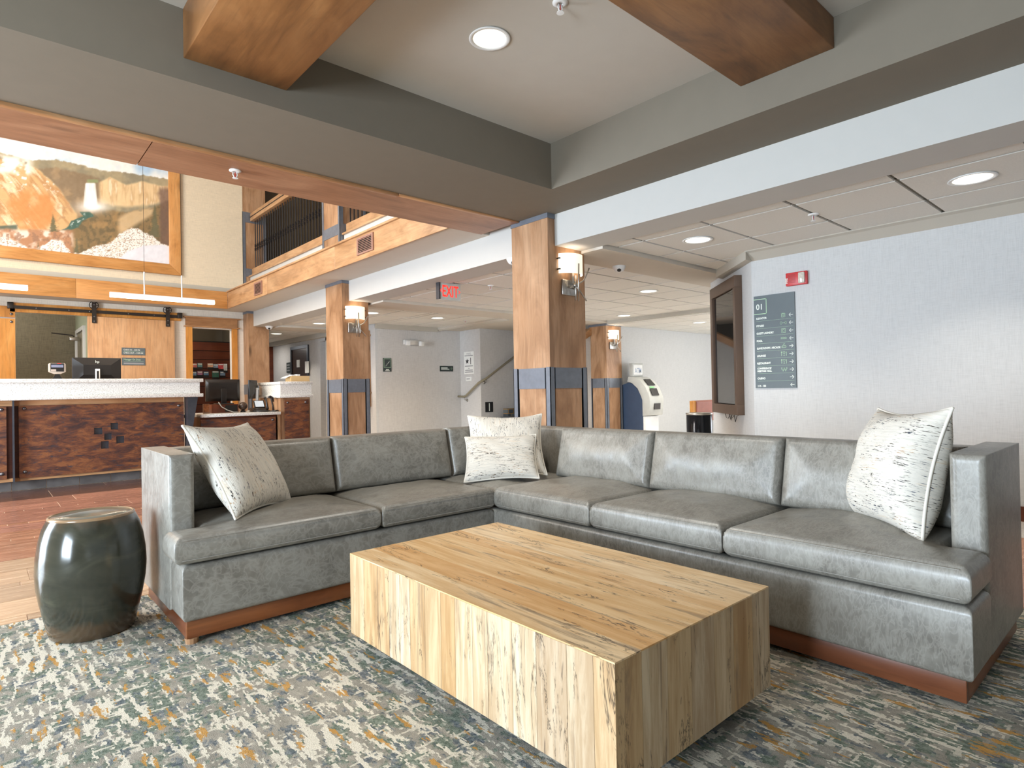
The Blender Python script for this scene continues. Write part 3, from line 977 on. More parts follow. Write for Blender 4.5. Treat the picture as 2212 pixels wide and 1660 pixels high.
# office and brochure nook behind the back wall
struct('wall_office', box(-1.6, 1.235, 12.6, 12.7, 0, 2.8), M['office_paper'])
struct('wall_office_side', box(1.235, 1.33, 11.12, 12.7, 0, 2.8), M['sage'])
struct('wall_office_left', box(-1.7, -1.6, 11.12, 12.7, 0, 2.8), M['sage'])
struct('ceiling_office', box(-1.7, 1.33, 11.12, 12.7, 2.6, 2.7), M['white_paint'])
struct('wall_nook', box(1.33, 3.6, 12.3, 12.4, 0, 2.8), M['taupe'])
struct('wall_nook_side', box(3.5, 3.6, 11.12, 12.4, 0, 2.8), M['taupe'])
struct('ceiling_nook', box(1.33, 3.6, 11.12, 12.4, 2.5, 2.6), M['taupe'])
struct('baseboard_right', box(5.235, 5.25, -3.2, 2.60, 0.0, 0.10), M['dark_wood'])
# ------------------------------------------------------------------ sectional sofa
sofa = thing('sectional_sofa', 'large grey leather sectional sofa with walnut plinth and square arms', 'sofa', (2.09, 2.52, 0))
L = M['leather']
for b in (((.583, 2.113, 2.545, 2.566), 'plinth'), ((.583, .604, 2.566, 3.235), 'plinth_y'), ((2.113, 2.134, .438, 2.566), 'plinth_y'), ((2.134, 2.87, .438, .459), 'plinth'),
          ((.604, 2.87, 3.214, 3.235), 'plinth'), ((2.849, 2.87, .459, 3.214), 'plinth_y')):
    obj('plinth_board', box(*b[0], 0.022, 0.092), M[b[1]], sofa, bevel=0.002)
for x, y in ((.585, 2.545), (2.17, .52), (2.80, .52), (.60, 3.15), (2.80, 3.15), (2.13, 2.56)):
    obj('foot', MB().lathe([(0, 0), (0.022, 0), (0.026, 0.022), (0, 0.022)], (x + .02, y + .02, 0), 12), M['alder_z'], sofa)
obj('base', soft_slab([(.566, 2.09, 2.52, 2.70), (.656, 2.09, 2.70, 3.20)], .090, .305, .022, 0.0, 0.06), L, sofa, True)
obj('base', soft_slab([(2.09, 2.33, .416, 2.52), (2.33, 2.84, .518, 2.52), (2.09, 2.84, 2.52, 3.20)], .090, .305, .022, 0.0, 0.06), L, sofa, True)
obj('arm', soft_slab([(.562, .656, .095, .713)], 2.70, 3.262, .018, .004, .03, fn=lambda p: (p[0], p[2], p[1])), L, sofa, True)
obj('arm', soft_slab([(.420, .518, .095, .718)], 2.335, 2.905, .020, .004, .03, fn=lambda p: (p[2], p[0], p[1])), L, sofa, True)
obj('back_frame', soft_slab([(.657, 2.90, .095, .706)], 3.165, 3.262, .02, 0, .06, fn=lambda p: (p[0], p[2], p[1])), L, sofa, True)
obj('back_frame', soft_slab([(.519, 3.164, .095, .702)], 2.80, 2.90, .02, 0, .06, fn=lambda p: (p[2], p[0], p[1])), L, sofa, True)
def seat(rects, z0=.312, z1=.418, puff=.026):
    return obj('seat_cushion', soft_slab(rects, z0, z1, .036, puff, .02, wr=0.0012), L, sofa, True)
s1 = seat([(.535, 1.392, 2.497, 2.694), (.662, 1.392, 2.694, 3.10)])
s2 = seat([(1.398, 2.086, 2.497, 3.10)])
s3 = seat([(2.094, 2.74, 2.50, 3.10)])
s4 = seat([(2.07, 2.74, 1.822, 2.494)], z1=.430)
s5 = seat([(2.07, 2.74, 1.168, 1.816)], z1=.430)
s6 = seat([(2.07, 2.328, .412, 1.162), (2.328, 2.74, .524, 1.162)], z1=.425)
for s, a, b in ((s1, .56, 1.37), (s2, 1.42, 2.07)):
    obj('seam', MB().tube([(a, 2.4985, .408), (b, 2.4985, .408)], .0014, 5).tube([(a, 2.4985, .332), (b, 2.4985, .332)], .0014, 5), M['seam'], s)
for s, a, b in ((s4, 1.845, 2.47), (s5, 1.19, 1.80), (s6, .44, 1.14)):
    obj('seam', MB().tube([(2.0715, a, .416), (2.0715, b, .416)], .0013, 5).tube([(2.0715, a, .332), (2.0715, b, .332)], .0013, 5), M['seam'], s)
th = math.radians(13)
S_, C_ = math.sin(th), math.cos(th)
def back_l(x0, x1, y0=2.975, z0=.436, h=.292, t=.135):
    fn = lambda p: (p[0], y0 + p[1] * S_ + (t - p[2]) * C_, z0 + p[1] * C_ - (t - p[2]) * S_)
    return obj('back_cushion', soft_slab([(x0, x1, 0, h)], 0, t, .034, .020, .022, fn=fn, puff_r=.14, wr=.0012), L, sofa, True)
def back_r(y0, y1, x0=2.535, z0=.440, h=.292, t=.135):
    fn = lambda p: (x0 + p[1] * S_ + (t - p[2]) * C_, p[0], z0 + p[1] * C_ - (t - p[2]) * S_)
    return obj('back_cushion', soft_slab([(y0, y1, 0, h)], 0, t, .034, .020, .022, fn=fn, puff_r=.14, wr=.0012), L, sofa, True)
back_l(.662, 1.405)
back_l(1.413, 2.16)
back_l(2.168, 2.70, h=.300)
back_r(1.845, 2.50)
back_r(1.172, 1.838)
back_r(.525, 1.165)

# ------------------------------------------------------------------ throw pillows
def pillow_shape(w, h, t, n=36, ear=0.06, seed=0):
    rs = np.random.default_rng(seed)
    ph = rs.random(6) * 6.28
    mb = MB()
    g = np.sin(np.linspace(-1, 1, n + 1) * math.pi / 2)
    def P(u, v, s):
        x = w / 2 * u * (1 - ear * (1 - v * v) * abs(u) ** 3)
        y = h / 2 * v * (1 - ear * (1 - u * u) * abs(v) ** 3)
        k = max(0.0, (1 - abs(u) ** 2.6)) ** 0.55 * max(0.0, (1 - abs(v) ** 2.6)) ** 0.55
        wr = 0.05 * math.sin(5 * u + ph[0] + 2 * v) * math.sin(4 * v + ph[1]) + 0.035 * math.sin(9 * u + ph[2]) * math.sin(8 * v + ph[3] + 3 * u)
        return (x, y, s * (0.002 + t / 2 * k * (1 + wr)) + 0.012 * math.sin(2.2 * u + ph[4]) * math.cos(1.8 * v + ph[5]))
    for s in (1, -1):
        vs = [P(u, v, s) for u in g for v in g]
        fs = []
        for i in range(n):
            for j in range(n):
                q = (i * (n + 1) + j, (i + 1) * (n + 1) + j, (i + 1) * (n + 1) + j + 1, i * (n + 1) + j + 1)
                fs.append(q if s > 0 else q[::-1])
        mb.add(vs, fs)
    edge = [P(u, -1, 0) for u in g] + [P(1, v, 0) for v in g[1:]] + [P(u, 1, 0) for u in g[::-1][1:]] + [P(-1, v, 0) for v in g[::-1][1:-1]]
    return mb, edge
def pillow(label, c, yaw, tilt, roll, w, h, t, mat, seed, ear=0.06):
    yaw, tilt, roll = map(math.radians, (yaw, tilt, roll))
    n0 = Vector((math.cos(yaw), math.sin(yaw), 0)); a = Vector((-math.sin(yaw), math.cos(yaw), 0)); b = Vector((0, 0, 1))
    n = math.cos(tilt) * n0 + math.sin(tilt) * b
    b2 = math.cos(tilt) * b - math.sin(tilt) * n0
    a2 = math.cos(roll) * a + math.sin(roll) * b2
    b3 = -math.sin(roll) * a + math.cos(roll) * b2
    mw = Matrix.Identity(4)
    for i in range(3):
        mw[i][0], mw[i][1], mw[i][2], mw[i][3] = a2[i], b3[i], n[i], c[i]
    e = bpy.data.objects.new('throw_pillow', None)
    COL.objects.link(e)
    e.matrix_world = mw
    ORIG[e.name] = Vector((0, 0, 0))
    tag(e, label, 'pillow', 'throw pillows on the sofa')
    mb, edge = pillow_shape(w, h, t, seed=seed, ear=ear)
    obj('cover', mb, mat, e, True)
    obj('piping', MB().tube(edge, 0.0055, 7, closed=True), M['piping'], e, True)
    return e
pillow('cream slub pillow leaning on the arm nearest the ceramic stool', (0.890, 2.862, 0.622), -49.2, 33, -2.7, .46, .46, .17, M['pil_y'], 1, .11)
pillow('square cream pillow in the sofa corner, half hidden behind another pillow', (2.415, 2.785, 0.612), -133.1, 42, 2.3, .47, .47, .13, M['pil_y'], 2, .10)
pillow('low rectangular cream pillow standing in front in the sofa corner', (2.300, 2.698, 0.552), -132.9, 40, 1.9, .43, .31, .12, M['pil_x'], 3, .08)
pillow('plump cream pillow standing at the sofa end beside the TV wall arm', (2.520, 0.716, 0.633), 133.8, 15, 1.9, .47, .46, .22, M['pil_x'], 4, .13)

# ------------------------------------------------------------------ coffee table
ct = thing('coffee_table', 'low block coffee table clad in spalted maple staves', 'table', (1.37, 1.442, 0))
x0, x1, y0, y1, z0, z1 = 1.014, 1.726, .827, 2.057, .070, .360
obj('core', box(x0 + .012, x1 - .012, y0 + .012, y1 - .012, z0 + .004, z1 - .004), M['black'], ct)
obj('recessed_base', box(x0 + .10, x1 - .10, y0 + .10, y1 - .10, 0, z0 + .004), M['black'], ct)
def splits(a, b, lo, hi):
    out = [a]
    while out[-1] < b - hi: out.append(out[-1] + random.uniform(lo, hi))
    out.append(b)
    return out
random.seed(5)
g = .0005
cx = splits(x0, x1, .07, .11)
cy = splits(y0, y1, .06, .105)
for a, b in zip(cx[:-1], cx[1:]):
    obj('top_stave', box(a + g, b - g, y0, y1, z1 - .004, z1), M['top_stave'], ct)
    obj('side_stave', box(a + g, b - g, y0, y0 + .012, z0, z1 - .0042), M['side_stave'], ct)
    obj('side_stave', box(a + g, b - g, y1 - .012, y1, z0, z1 - .0042), M['side_stave'], ct)
for a, b in zip(cy[:-1], cy[1:]):
    obj('side_stave', box(x0, x0 + .0118, a + g, b - g, z0, z1 - .0042), M['side_stave'], ct)
    obj('side_stave', box(x1 - .0118, x1, a + g, b - g, z0, z1 - .0042), M['side_stave'], ct)

# ------------------------------------------------------------------ ceramic stool
st = thing('drum_stool', 'dark green glazed ceramic drum stool beside the sofa arm', 'stool', (.342, 2.995, 0))
prof = [(0, 0), (.138, 0), (.146, .006), (.152, .03), (.163, .08), (.176, .14), (.186, .20), (.190, .26), (.187, .32), (.179, .38), (.166, .43), (.152, .462), (.147, .470)]
obj('body', MB().lathe(prof, (.342, 2.995, 0), 64), M['glaze'], st, True)
obj('rim', MB().lathe([(.149, .466), (.150, .471), (.147, .476), (.141, .477), (.138, .474)], (.342, 2.995, 0), 64), plain('rim_glaze', (150, 122, 92), 0.2), st, True)
obj('seat_top', MB().lathe([(.142, .470), (.138, .4745), (.07, .476), (0, .4765)], (.342, 2.995, 0), 64), plain('top_glaze', (112, 114, 104), 0.12, vary=0.2, scale=6), st, True)

# ------------------------------------------------------------------ columns
def column(label, x0, x1, y0, y1, ztop=2.40, upper=False, zb=0.0):
    c = thing('column', label, 'column', ((x0 + x1) / 2, (y0 + y1) / 2, zb), 'timber clad columns')
    c['kind'] = 'thing'
    d = .012
    obj('core', box(x0 + d, x1 - d, y0 + d, y1 - d, zb, ztop), M['black'], c)
    b0, b1 = (zb + .955, zb + 1.128) if not upper else (zb + .34, zb + .48)
    w = .062
    def faces(lo, hi, name, mat, inset=0.0, side=0.0):
        obj(name, box(x0 + inset, x0 + d, y0 + side, y1 - side, lo, hi), mat, c)
        obj(name, box(x1 - d, x1 - inset, y0 + side, y1 - side, lo, hi), mat, c)
        obj(name, box(x0 + max(side, d), x1 - max(side, d), y0 + inset, y0 + d, lo, hi), mat, c)
        obj(name, box(x0 + max(side, d), x1 - max(side, d), y1 - d, y1 - inset, lo, hi), mat, c)
    if not upper:
        faces(b1, ztop - .04, 'panel', M['alder_z'])
        faces(zb, b0, 'panel', M['alder_z'], .004, w)
        faces(b0, b1, 'metal_band', M['band'], -.002, w)
        obj('cap', box(x0 - .006, x1 + .006, y0 - .006, y1 + .006, ztop - .04, ztop), M['band'], c)
        top = b1 + .004
    else:
        faces(zb, ztop, 'panel', M['alder_z'], .002, .0)
        for q0, q1 in ((b0, b1), (zb + 1.28, zb + 1.46)):
            faces(q0, q1, 'metal_band', M['band'], -.003, .02)
        top = zb + 1.46
    wc = .05
    for sx, sy in ((0, 0), (1, 0), (0, 1), (1, 1)):
        X0 = x0 - .005 if sx == 0 else x1 + .005 - wc
        Y0 = y0 - .005 if sy == 0 else y1 + .005 - wc
        m = MB()
        m.box(X0, X0 + wc, (y0 - .005) if sy == 0 else y1 - .001, (y0 + .001) if sy == 0 else y1 + .005, zb, top)
        m.box((x0 - .005) if sx == 0 else x1 - .001, (x0 + .001) if sx == 0 else x1 + .005, Y0, Y0 + wc, zb, top)
        obj('corner_angle', m, M['band'], c)
    return c
column('timber clad column with slate metal band and sconce directly behind the sofa corner', 3.496, 3.941, 3.462, 3.905)
column('timber clad column with lit sconce between the reception desk and the exit sign', 3.484, 3.852, 7.17, 7.652)
column('timber clad column against the back wall beside the brochure nook', 3.484, 3.842, 10.78, 11.10)
c4 = column('timber clad column with sconce beside the cash machine', 8.44, 8.87, 6.93, 7.33, 2.118)
column('upper storey timber column between two balcony railings', 3.484, 3.86, 7.20, 7.72, 5.4, True, 2.66)
column('upper storey timber column at the end of the balcony by the mural wall', 3.42, 3.81, 10.78, 11.10, 5.4, True, 2.66)

# ------------------------------------------------------------------ sconces
def sconce(label, xc, yf, z, power):
    t = thing('wall_sconce', label, 'wall lamp', (xc, yf, z - .15), 'twig wall sconces')
    W_, bul = .137, .095
    R = (W_ * W_ + bul * bul) / (2 * bul)
    a = math.asin(W_ / R)
    cy = yf - bul + R - .012
    m = MB()
    n = 18
    for r, fl in ((R, 1), (R - .006, -1)):
        vs = []
        for i in range(n + 1):
            q = -a + 2 * a * i / n
            vs += [(xc + r * math.sin(q), cy - r * math.cos(q), z + .10), (xc + r * math.sin(q), cy - r * math.cos(q), z + .265)]
        m.add(vs, [((2 * i, 2 * i + 2, 2 * i + 3, 2 * i + 1) if fl > 0 else (2 * i + 1, 2 * i + 3, 2 * i + 2, 2 * i)) for i in range(n)])
    obj('shade', m, M['shade'], t, True)
    obj('backplate', box(xc - .10, xc + .075, yf - .022, yf, z - .075, z + .055), M['chrome'], t, bevel=.004)
    obj('lamp_bracket', box(xc - .012, xc + .012, yf - .05, yf - .02, z + .02, z + .20), M['chrome'], t)
    for dx, dz in ((-W_, .135), (-W_, .225), (W_ - .004, .135), (W_ - .004, .225)):
        obj('clip', box(xc + dx - .006, xc + dx + .01, yf - .03, yf - .0, z + dz - .005, z + dz + .005), M['dark_metal'], t)
    k = Vector((xc + .005, yf - .075, z + .005))
    for p, q, bend in (((-.012, -.045, .175), (.004, -.02, -.135), 0), ((.135, -.03, .155), (.0, .0, 0.0), .03), ((.0, 0, 0), (.105, -.02, -.125), 0), ((-.01, -.01, .08), (-.028, -.02, -.13), 0), ((.0, .0, .0), (.03, .055, -.02), 0)):
        p, q = k + Vector(p), k + Vector(q)
        md = (p + q) / 2 + Vector((bend * 0.4, 0, -bend))
        pts = [p, (p + md) / 2 + Vector((0, 0, -bend * .2)), md, (md + q) / 2, q] if bend else [p, (p + q) / 2, q]
        obj('twig', MB().tube(pts, .0062, 7), M['chrome'], t, True)
    obj('collar', MB().lathe([(.016, -.014), (.022, -.012), (.022, .012), (.016, .014)], tuple(k), 14), M['chrome'], t, True)
    l = bpy.data.lights.new('sconce_bulb', 'POINT')
    l.energy = power; l.color = (1.0, 0.90, 0.76); l.shadow_soft_size = .03
    lo = bpy.data.objects.new('sconce_bulb', l); COL.objects.link(lo)
    lo.parent = t
    lo.location = Vector((xc, yf - .045, z + .20)) - origin_of(t)
    return t
sconce('twig wall sconce with curved glass shade on the column behind the sofa corner', 3.742, 3.462, 1.812, 1.1)
sconce('twig wall sconce with curved glass shade on the column beside the desk', 3.655, 7.17, 1.800, 1.1)
sconce('small looking twig wall sconce on the column beside the cash machine', 8.625, 6.93, 1.73, 1.1)
# ------------------------------------------------------------------ reception counter
def holed(x0, x1, z0, z1, y0, y1, holes):
    xs = sorted({x0, x1} | {q for h in holes for q in h[:2]})
    zs = sorted({z0, z1} | {q for h in holes for q in h[2:]})
    m = MB()
    for a, b in zip(xs[:-1], xs[1:]):
        for p, q in zip(zs[:-1], zs[1:]):
            cx, cz = (a + b) / 2, (p + q) / 2
            if any(h[0] < cx < h[1] and h[2] < cz < h[3] for h in holes): continue
            m.box(a, b, y0, y1, p, q)
    return m
def bolts(parent, pts, y, r=.017):
    for x, z in pts:
        obj('bolt', MB().lathe([(r, 0), (r, -.006), (r * .6, -.012), (0, -.014)], (x, y, z), 12, 'y'), M['bolt'], parent, True)
rc = thing('reception_counter', 'tall reception counter with granite ledge and rusted metal front panels', 'counter', (0.2, 8.2, 0))
obj('granite_top', box(-1.8, 2.017, 7.855, 8.22, 1.113, 1.154), M['granite'], rc, bevel=.006)
obj('granite_apron', box(-1.8, 1.985, 7.90, 7.93, .978, 1.113), M['granite'], rc)
obj('granite_apron', box(1.955, 1.985, 7.93, 8.18, .978, 1.113), M['granite'], rc)
obj('granite_ledge', box(-1.8, 2.015, 7.855, 8.15, .936, .978), M['granite'], rc, bevel=.006)
obj('carcass', box(-1.8, 1.835, 8.06, 8.16, .10, .936), M['dark_wood'], rc)
obj('worktop', box(-1.8, 1.95, 8.16, 8.95, .68, .72), M['granite'], rc)
obj('carcass', box(-1.8, 1.83, 8.16, 8.9, 0, .68), M['alder_x'], rc)
obj('rail', box(.265, 1.84, 8.03, 8.06, .10, .135), M['alder_x'], rc)
obj('rail', box(.265, 1.84, 8.03, 8.06, .878, .936), M['alder_x'], rc)
obj('rail', box(-1.8, .25, 8.03, 8.06, .10, .135), M['alder_x'], rc)
obj('rail', box(-1.8, .25, 8.03, 8.06, .878, .936), M['alder_x'], rc)
H5 = [(.943, 1.019, .544, .615), (1.097, 1.167, .587, .663), (1.036, 1.104, .476, .548), (1.148, 1.223, .431, .510), (1.005, 1.077, .380, .462)]
pm = obj('front_panel', holed(.300, 1.838, .128, .880, 8.015, 8.027, H5), M['rust'], rc)
bolts(pm, ((.347, .848), (.347, .193), (1.782, .836), (1.782, .19)), 8.015)
obj('hole_backing', box(.90, 1.26, 8.045, 8.050, .34, .70), M['steel'], pm)
pl = obj('front_panel', holed(-1.25, .204, .132, .872, 8.015, 8.027, [(a - 1.5, b - 1.5, c, d) for a, b, c, d in H5]), M['rust'], rc)
bolts(pl, ((.165, .845), (.165, .19), (-1.2, .845), (-1.2, .19)), 8.015)
obj('steel_fin', box(.250, .264, 7.93, 8.06, .10, .936), M['steel'], rc)
obj('steel_bracket', MB().prism([(1.852, .10), (1.875, .10), (1.90, .54), (1.965, .936), (1.852, .936)], 'y', 7.90, 8.06), M['steel'], rc)
for i in range(-7, 6):
    xa = .241 + .2865 * i
    obj('base_tile', box(xa + .003, min(xa + .2835, 1.83), 8.09, 8.10, 0.0, .098), M['base_tile'], rc)
obj('base_core', box(-1.8, 1.83, 8.097, 8.16, 0, .10), M['grout'], rc)

ld = thing('low_desk', 'low accessible desk section with granite top and rusted front panel', 'desk', (2.5, 8.3, 0))
obj('granite_top', box(2.02, 2.985, 7.975, 8.75, .680, .720), M['granite'], ld, bevel=.005)
lp = obj('front_panel', holed(2.02, 2.925, .12, .655, 8.005, 8.017, [(2.233, 2.294, .447, .495), (2.369, 2.432, .492, .540), (2.30, 2.362, .38, .428)]), M['rust'], ld)
bolts(lp, ((2.885, .615), (2.885, .17)), 8.005)
obj('hole_backing', box(2.2, 2.5, 8.03, 8.034, .36, .58), M['black'], lp)
obj('carcass', box(2.02, 2.94, 8.04, 8.70, 0, .68), M['dark_wood'], ld)
obj('post', box(2.955, 2.985, 8.0, 8.06, 0, .68), M['alder_z'], ld)

pd = thing('desk_pedestal', 'narrow granite topped pedestal with one rusted panel at the desk end', 'pedestal', (3.21, 8.3, 0))
obj('granite_top', box(2.975, 3.435, 7.985, 8.85, 1.078, 1.118), M['granite'], pd, bevel=.006)
obj('granite_apron', box(2.99, 3.415, 8.0, 8.03, .940, 1.078), M['granite'], pd)
obj('granite_apron', box(2.99, 3.02, 8.03, 8.8, .940, 1.078), M['granite'], pd)
obj('granite_ledge', box(2.975, 3.435, 7.985, 8.85, .900, .940), M['granite'], pd, bevel=.006)
obj('carcass', box(3.0, 3.40, 8.03, 8.8, 0, .90), M['alder_z'], pd)
pp = obj('front_panel', box(3.045, 3.375, 8.005, 8.02, .12, .872), M['rust'], pd)
bolts(pp, ((3.085, .835), (3.33, .835), (3.085, .17), (3.33, .17)), 8.005, .014)

# things on the desk
def monitor(label, x0, x1, z0, z1, y, zf, logo, white=False, ang=0.0):
    t = thing('monitor', label, 'monitor', ((x0 + x1) / 2, y, zf))
    xc = (x0 + x1) / 2
    w, zc = x1 - x0, (z0 + z1) / 2
    R = (lambda p: rotz((xc, y, 0), ang)((p[0] - xc, p[1] - y, p[2])))
    obj('screen_panel', box(x0, x1, y - .012, y + .012, z0, z1).map(R), M['black_plastic'], t, bevel=.003)
    m = MB()
    a, b = w * .22 if white else w * .08, (z1 - z0) * .28 if white else (z1 - z0) * .14
    f = [(x0 + .005, y - .012, z0 + .005), (x1 - .005, y - .012, z0 + .005), (x1 - .005, y - .012, z1 - .005), (x0 + .005, y - .012, z1 - .005)]
    k = [(x0 + a, y - .04, z0 + b * 1.2), (x1 - a, y - .04, z0 + b * 1.2), (x1 - a, y - .04, z1 - b), (x0 + a, y - .04, z1 - b)]
    m.add(f + k, [(4, 5, 6, 7), (0, 1, 5, 4), (1, 2, 6, 5), (2, 3, 7, 6), (3, 0, 4, 7)])
    obj('rear_housing', m.map(R), M['black_plastic'], t, bevel=0 if white else .01)
    sm = M['white_plastic'] if white else M['black_plastic']
    sw = .022 if white else .035
    obj('stand', box(xc - sw, xc + sw, y - .075 if white else y - .05, y - .04, zf + .01, zc + .02).map(R), sm, t, bevel=.004)
    if white: obj('stand_slot', box(xc - .010, xc + .010, y - .077, y - .075, zf + .05, zc - .005).map(R), M['black_plastic'], t)
    obj('foot', box(xc - .10, xc + .10, y - .13, y + .06, zf, zf + .012).map(R), sm, t, bevel=.004)
    if logo:
        pln = Plane(R((xc, y - .042, 0)), (math.cos(ang), math.sin(ang), 0), (0, 0, 1))
        if white:
            obj('logo', pln.text('hp', .042, 0, z1 - (z1 - z0) * .2, .001, 'CENTER'), M['sign_light'], t)
        else:
            obj('logo', pln.text('hp', .05, 0, zc - .015, .001, 'CENTER', 1, .001), M['ink'], t)
            ring = [(.036 * math.cos(q * .314), zc + .0 + .036 * math.sin(q * .314)) for q in range(20)]
            obj('logo_ring', pln.stroke(ring, .004, 0, .0015, closed=True), M['ink'], t)
    return t
monitor('black computer monitor with faceted back and white stand on the tall counter', .800, 1.280, 1.115, 1.419, 8.55, .72, True, True)
m1 = monitor('black computer monitor with rounded back on a riser at the low desk', 2.181, 2.602, .872, 1.158, 8.42, .832, True)
monitor('angled black computer monitor beside the phone on the low desk', 2.64, 3.04, .895, 1.151, 8.62, .72, False, True, math.radians(58))
ri = thing('monitor_riser', 'dark wooden riser box under the monitor on the low desk', 'stand', (2.385, 8.42, .72))
obj('shell', box(2.225, 2.55, 8.30, 8.56, .720, .832), M['dark_wood'], ri, bevel=.003)
obj('opening', box(2.385, 2.535, 8.296, 8.30, .735, .818), M['black'], ri)
pt = thing('card_terminal', 'white card payment terminal on a black stand on the tall counter', 'card terminal', (.63, 8.12, 1.154))
obj('front', box(.572, .688, 8.087, 8.09, 1.238, 1.326), M['black_plastic'], pt)
obj('housing', MB().prism([(.555, 1.235), (.60, 1.212), (.66, 1.212), (.705, 1.235), (.705, 1.318), (.695, 1.330), (.565, 1.330), (.555, 1.318)], 'y', 8.09, 8.14), plain('terminal_beige', (172, 158, 146), .45), pt, bevel=.004)
obj('screen', box(.578, .682, 8.084, 8.087, 1.282, 1.312), plain('terminal_screen', (128, 130, 150), .2), pt)
obj('keypad', box(.575, .62, 8.083, 8.087, 1.240, 1.262), plain('terminal_keys', (176, 160, 148), .5), pt)
obj('label_strip', box(.63, .665, 8.085, 8.09, 1.321, 1.329), M['red_plastic'], pt)
obj('stand', MB().prism([(.58, 1.154), (.68, 1.154), (.655, 1.19), (.65, 1.215), (.61, 1.215), (.605, 1.19)], 'y', 8.10, 8.15), M['black_plastic'], pt)
ph = thing('desk_phone', 'black desk telephone with lit screen on the low desk', 'telephone', (2.80, 8.22, .72))
obj('body', MB().prism([(8.12, .722), (8.34, .722), (8.34, .775), (8.13, .735)], 'x', 2.70, 2.90), M['black_plastic'], ph, bevel=.004)
obj('display', MB().prism([(8.22, .775), (8.235, .77), (8.30, .868), (8.285, .873)], 'x', 2.73, 2.87), M['dark_metal'], ph, bevel=.003)
obj('screen', MB().prism([(8.222, .787), (8.226, .785), (8.278, .864), (8.274, .866)], 'x', 2.745, 2.855), plain('phone_screen', (206, 216, 226), .2), ph)
obj('handset', MB().tube([(2.89, 8.2, .755), (2.895, 8.26, .86), (2.895, 8.30, .90)], [.018, .012, .02], 8), M['black_plastic'], ph, True)
sc_ = thing('barcode_scanner', 'black hooked hand scanner standing beside the desk telephone', 'scanner', (2.93, 8.12, .72))
obj('stem', MB().tube([(2.935, 8.12, .73), (2.93, 8.12, .80), (2.915, 8.12, .87), (2.90, 8.12, .905)], .010, 8), M['black_plastic'], sc_, True)
obj('head', MB().tube([(2.87, 8.12, .912), (2.90, 8.12, .920), (2.93, 8.12, .905), (2.94, 8.12, .85)], [.012, .016, .014, .008], 8), M['black_plastic'], sc_, True)
obj('base', MB().lathe([(0, 0), (.045, 0), (.045, .012), (0, .016)], (2.935, 8.12, .72), 16), M['black_plastic'], sc_, True)
wc_ = thing('desk_speaker', 'round bronze coloured ball speaker between the two low desk monitors', 'speaker', (2.625, 8.36, .72))
obj('ball', MB().sphere((2.625, 8.36, .80), .055, 20, 12), plain('bronze_ball', (70, 54, 44), .35), wc_, True)
obj('base', MB().lathe([(0, 0), (.035, 0), (.03, .02), (.015, .03)], (2.625, 8.36, .72), 14), M['black_plastic'], wc_, True)
pf = thing('photo_frame', 'small acrylic picture stand beside the monitor riser', 'picture stand', (2.135, 8.20, .72))
obj('holder', box(2.095, 2.17, 8.20, 8.21, .722, .845), plain('acrylic', (150, 120, 100), .1), pf)
obj('print', box(2.10, 2.165, 8.197, 8.20, .74, .84), plain('orange_print', (168, 104, 62), .5, vary=.5, scale=30), pf)
cbx = thing('cardboard_box', 'open cardboard box on the granite pedestal', 'box', (3.30, 8.25, 1.118))
for b in ((3.19, 3.45, 8.14, 8.146), (3.19, 3.45, 8.334, 8.34), (3.19, 3.196, 8.146, 8.334), (3.444, 3.45, 8.146, 8.334)):
    obj('side', box(*b, 1.118, 1.198), M['cardboard'], cbx)
obj('bottom', box(3.196, 3.444, 8.146, 8.334, 1.118, 1.124), M['cardboard'], cbx)
obj('flap', MB().prism([(3.19, 1.198), (3.12, 1.165), (3.117, 1.170), (3.187, 1.203)], 'y', 8.15, 8.33), M['paper'], cbx)
tr = tag(obj('paper_tray', MB().box(3.30, 3.34, 8.2, 8.3, 1.15, 1.222).box(3.22, 3.27, 8.2, 8.3, 1.15, 1.215), M['paper']), 'white papers sticking out of the open cardboard box', 'papers')
for lab, pts in (('loop of black cable lying beside the ball speaker', [(2.68, 8.22, .727), (2.74, 8.16, .728), (2.80, 8.14, .735), (2.86, 8.10, .728), (2.80, 8.08, .727), (2.72, 8.12, .728), (2.70, 8.2, .735), (2.78, 8.24, .73)]),
                 ('coiled black cable in front of the hand scanner', [(2.93, 8.07, .727), (2.98, 8.05, .73), (3.0 - .03, 8.02, .728), (2.90, 8.04, .736), (2.95, 8.10, .728), (2.97, 8.06, .74), (2.91, 8.03, .727)]),
                 ('grey cable hanging in a curve from the low desk monitor', [(2.30, 8.28, .86), (2.33, 8.26, .80), (2.40, 8.25, .755), (2.47, 8.24, .728), (2.52, 8.22, .727)])):
    tag(obj('cable', MB().tube(pts, .006, 6), M['black_plastic'] if 'black' in lab else M['grey_plastic'], None, True), lab, 'cable')
tag(obj('brochure_stack', box(1.39, 1.83, 7.98, 8.16, 1.154, 1.162), M['paper']), 'flat pale papers lying on the end of the tall granite counter', 'papers')

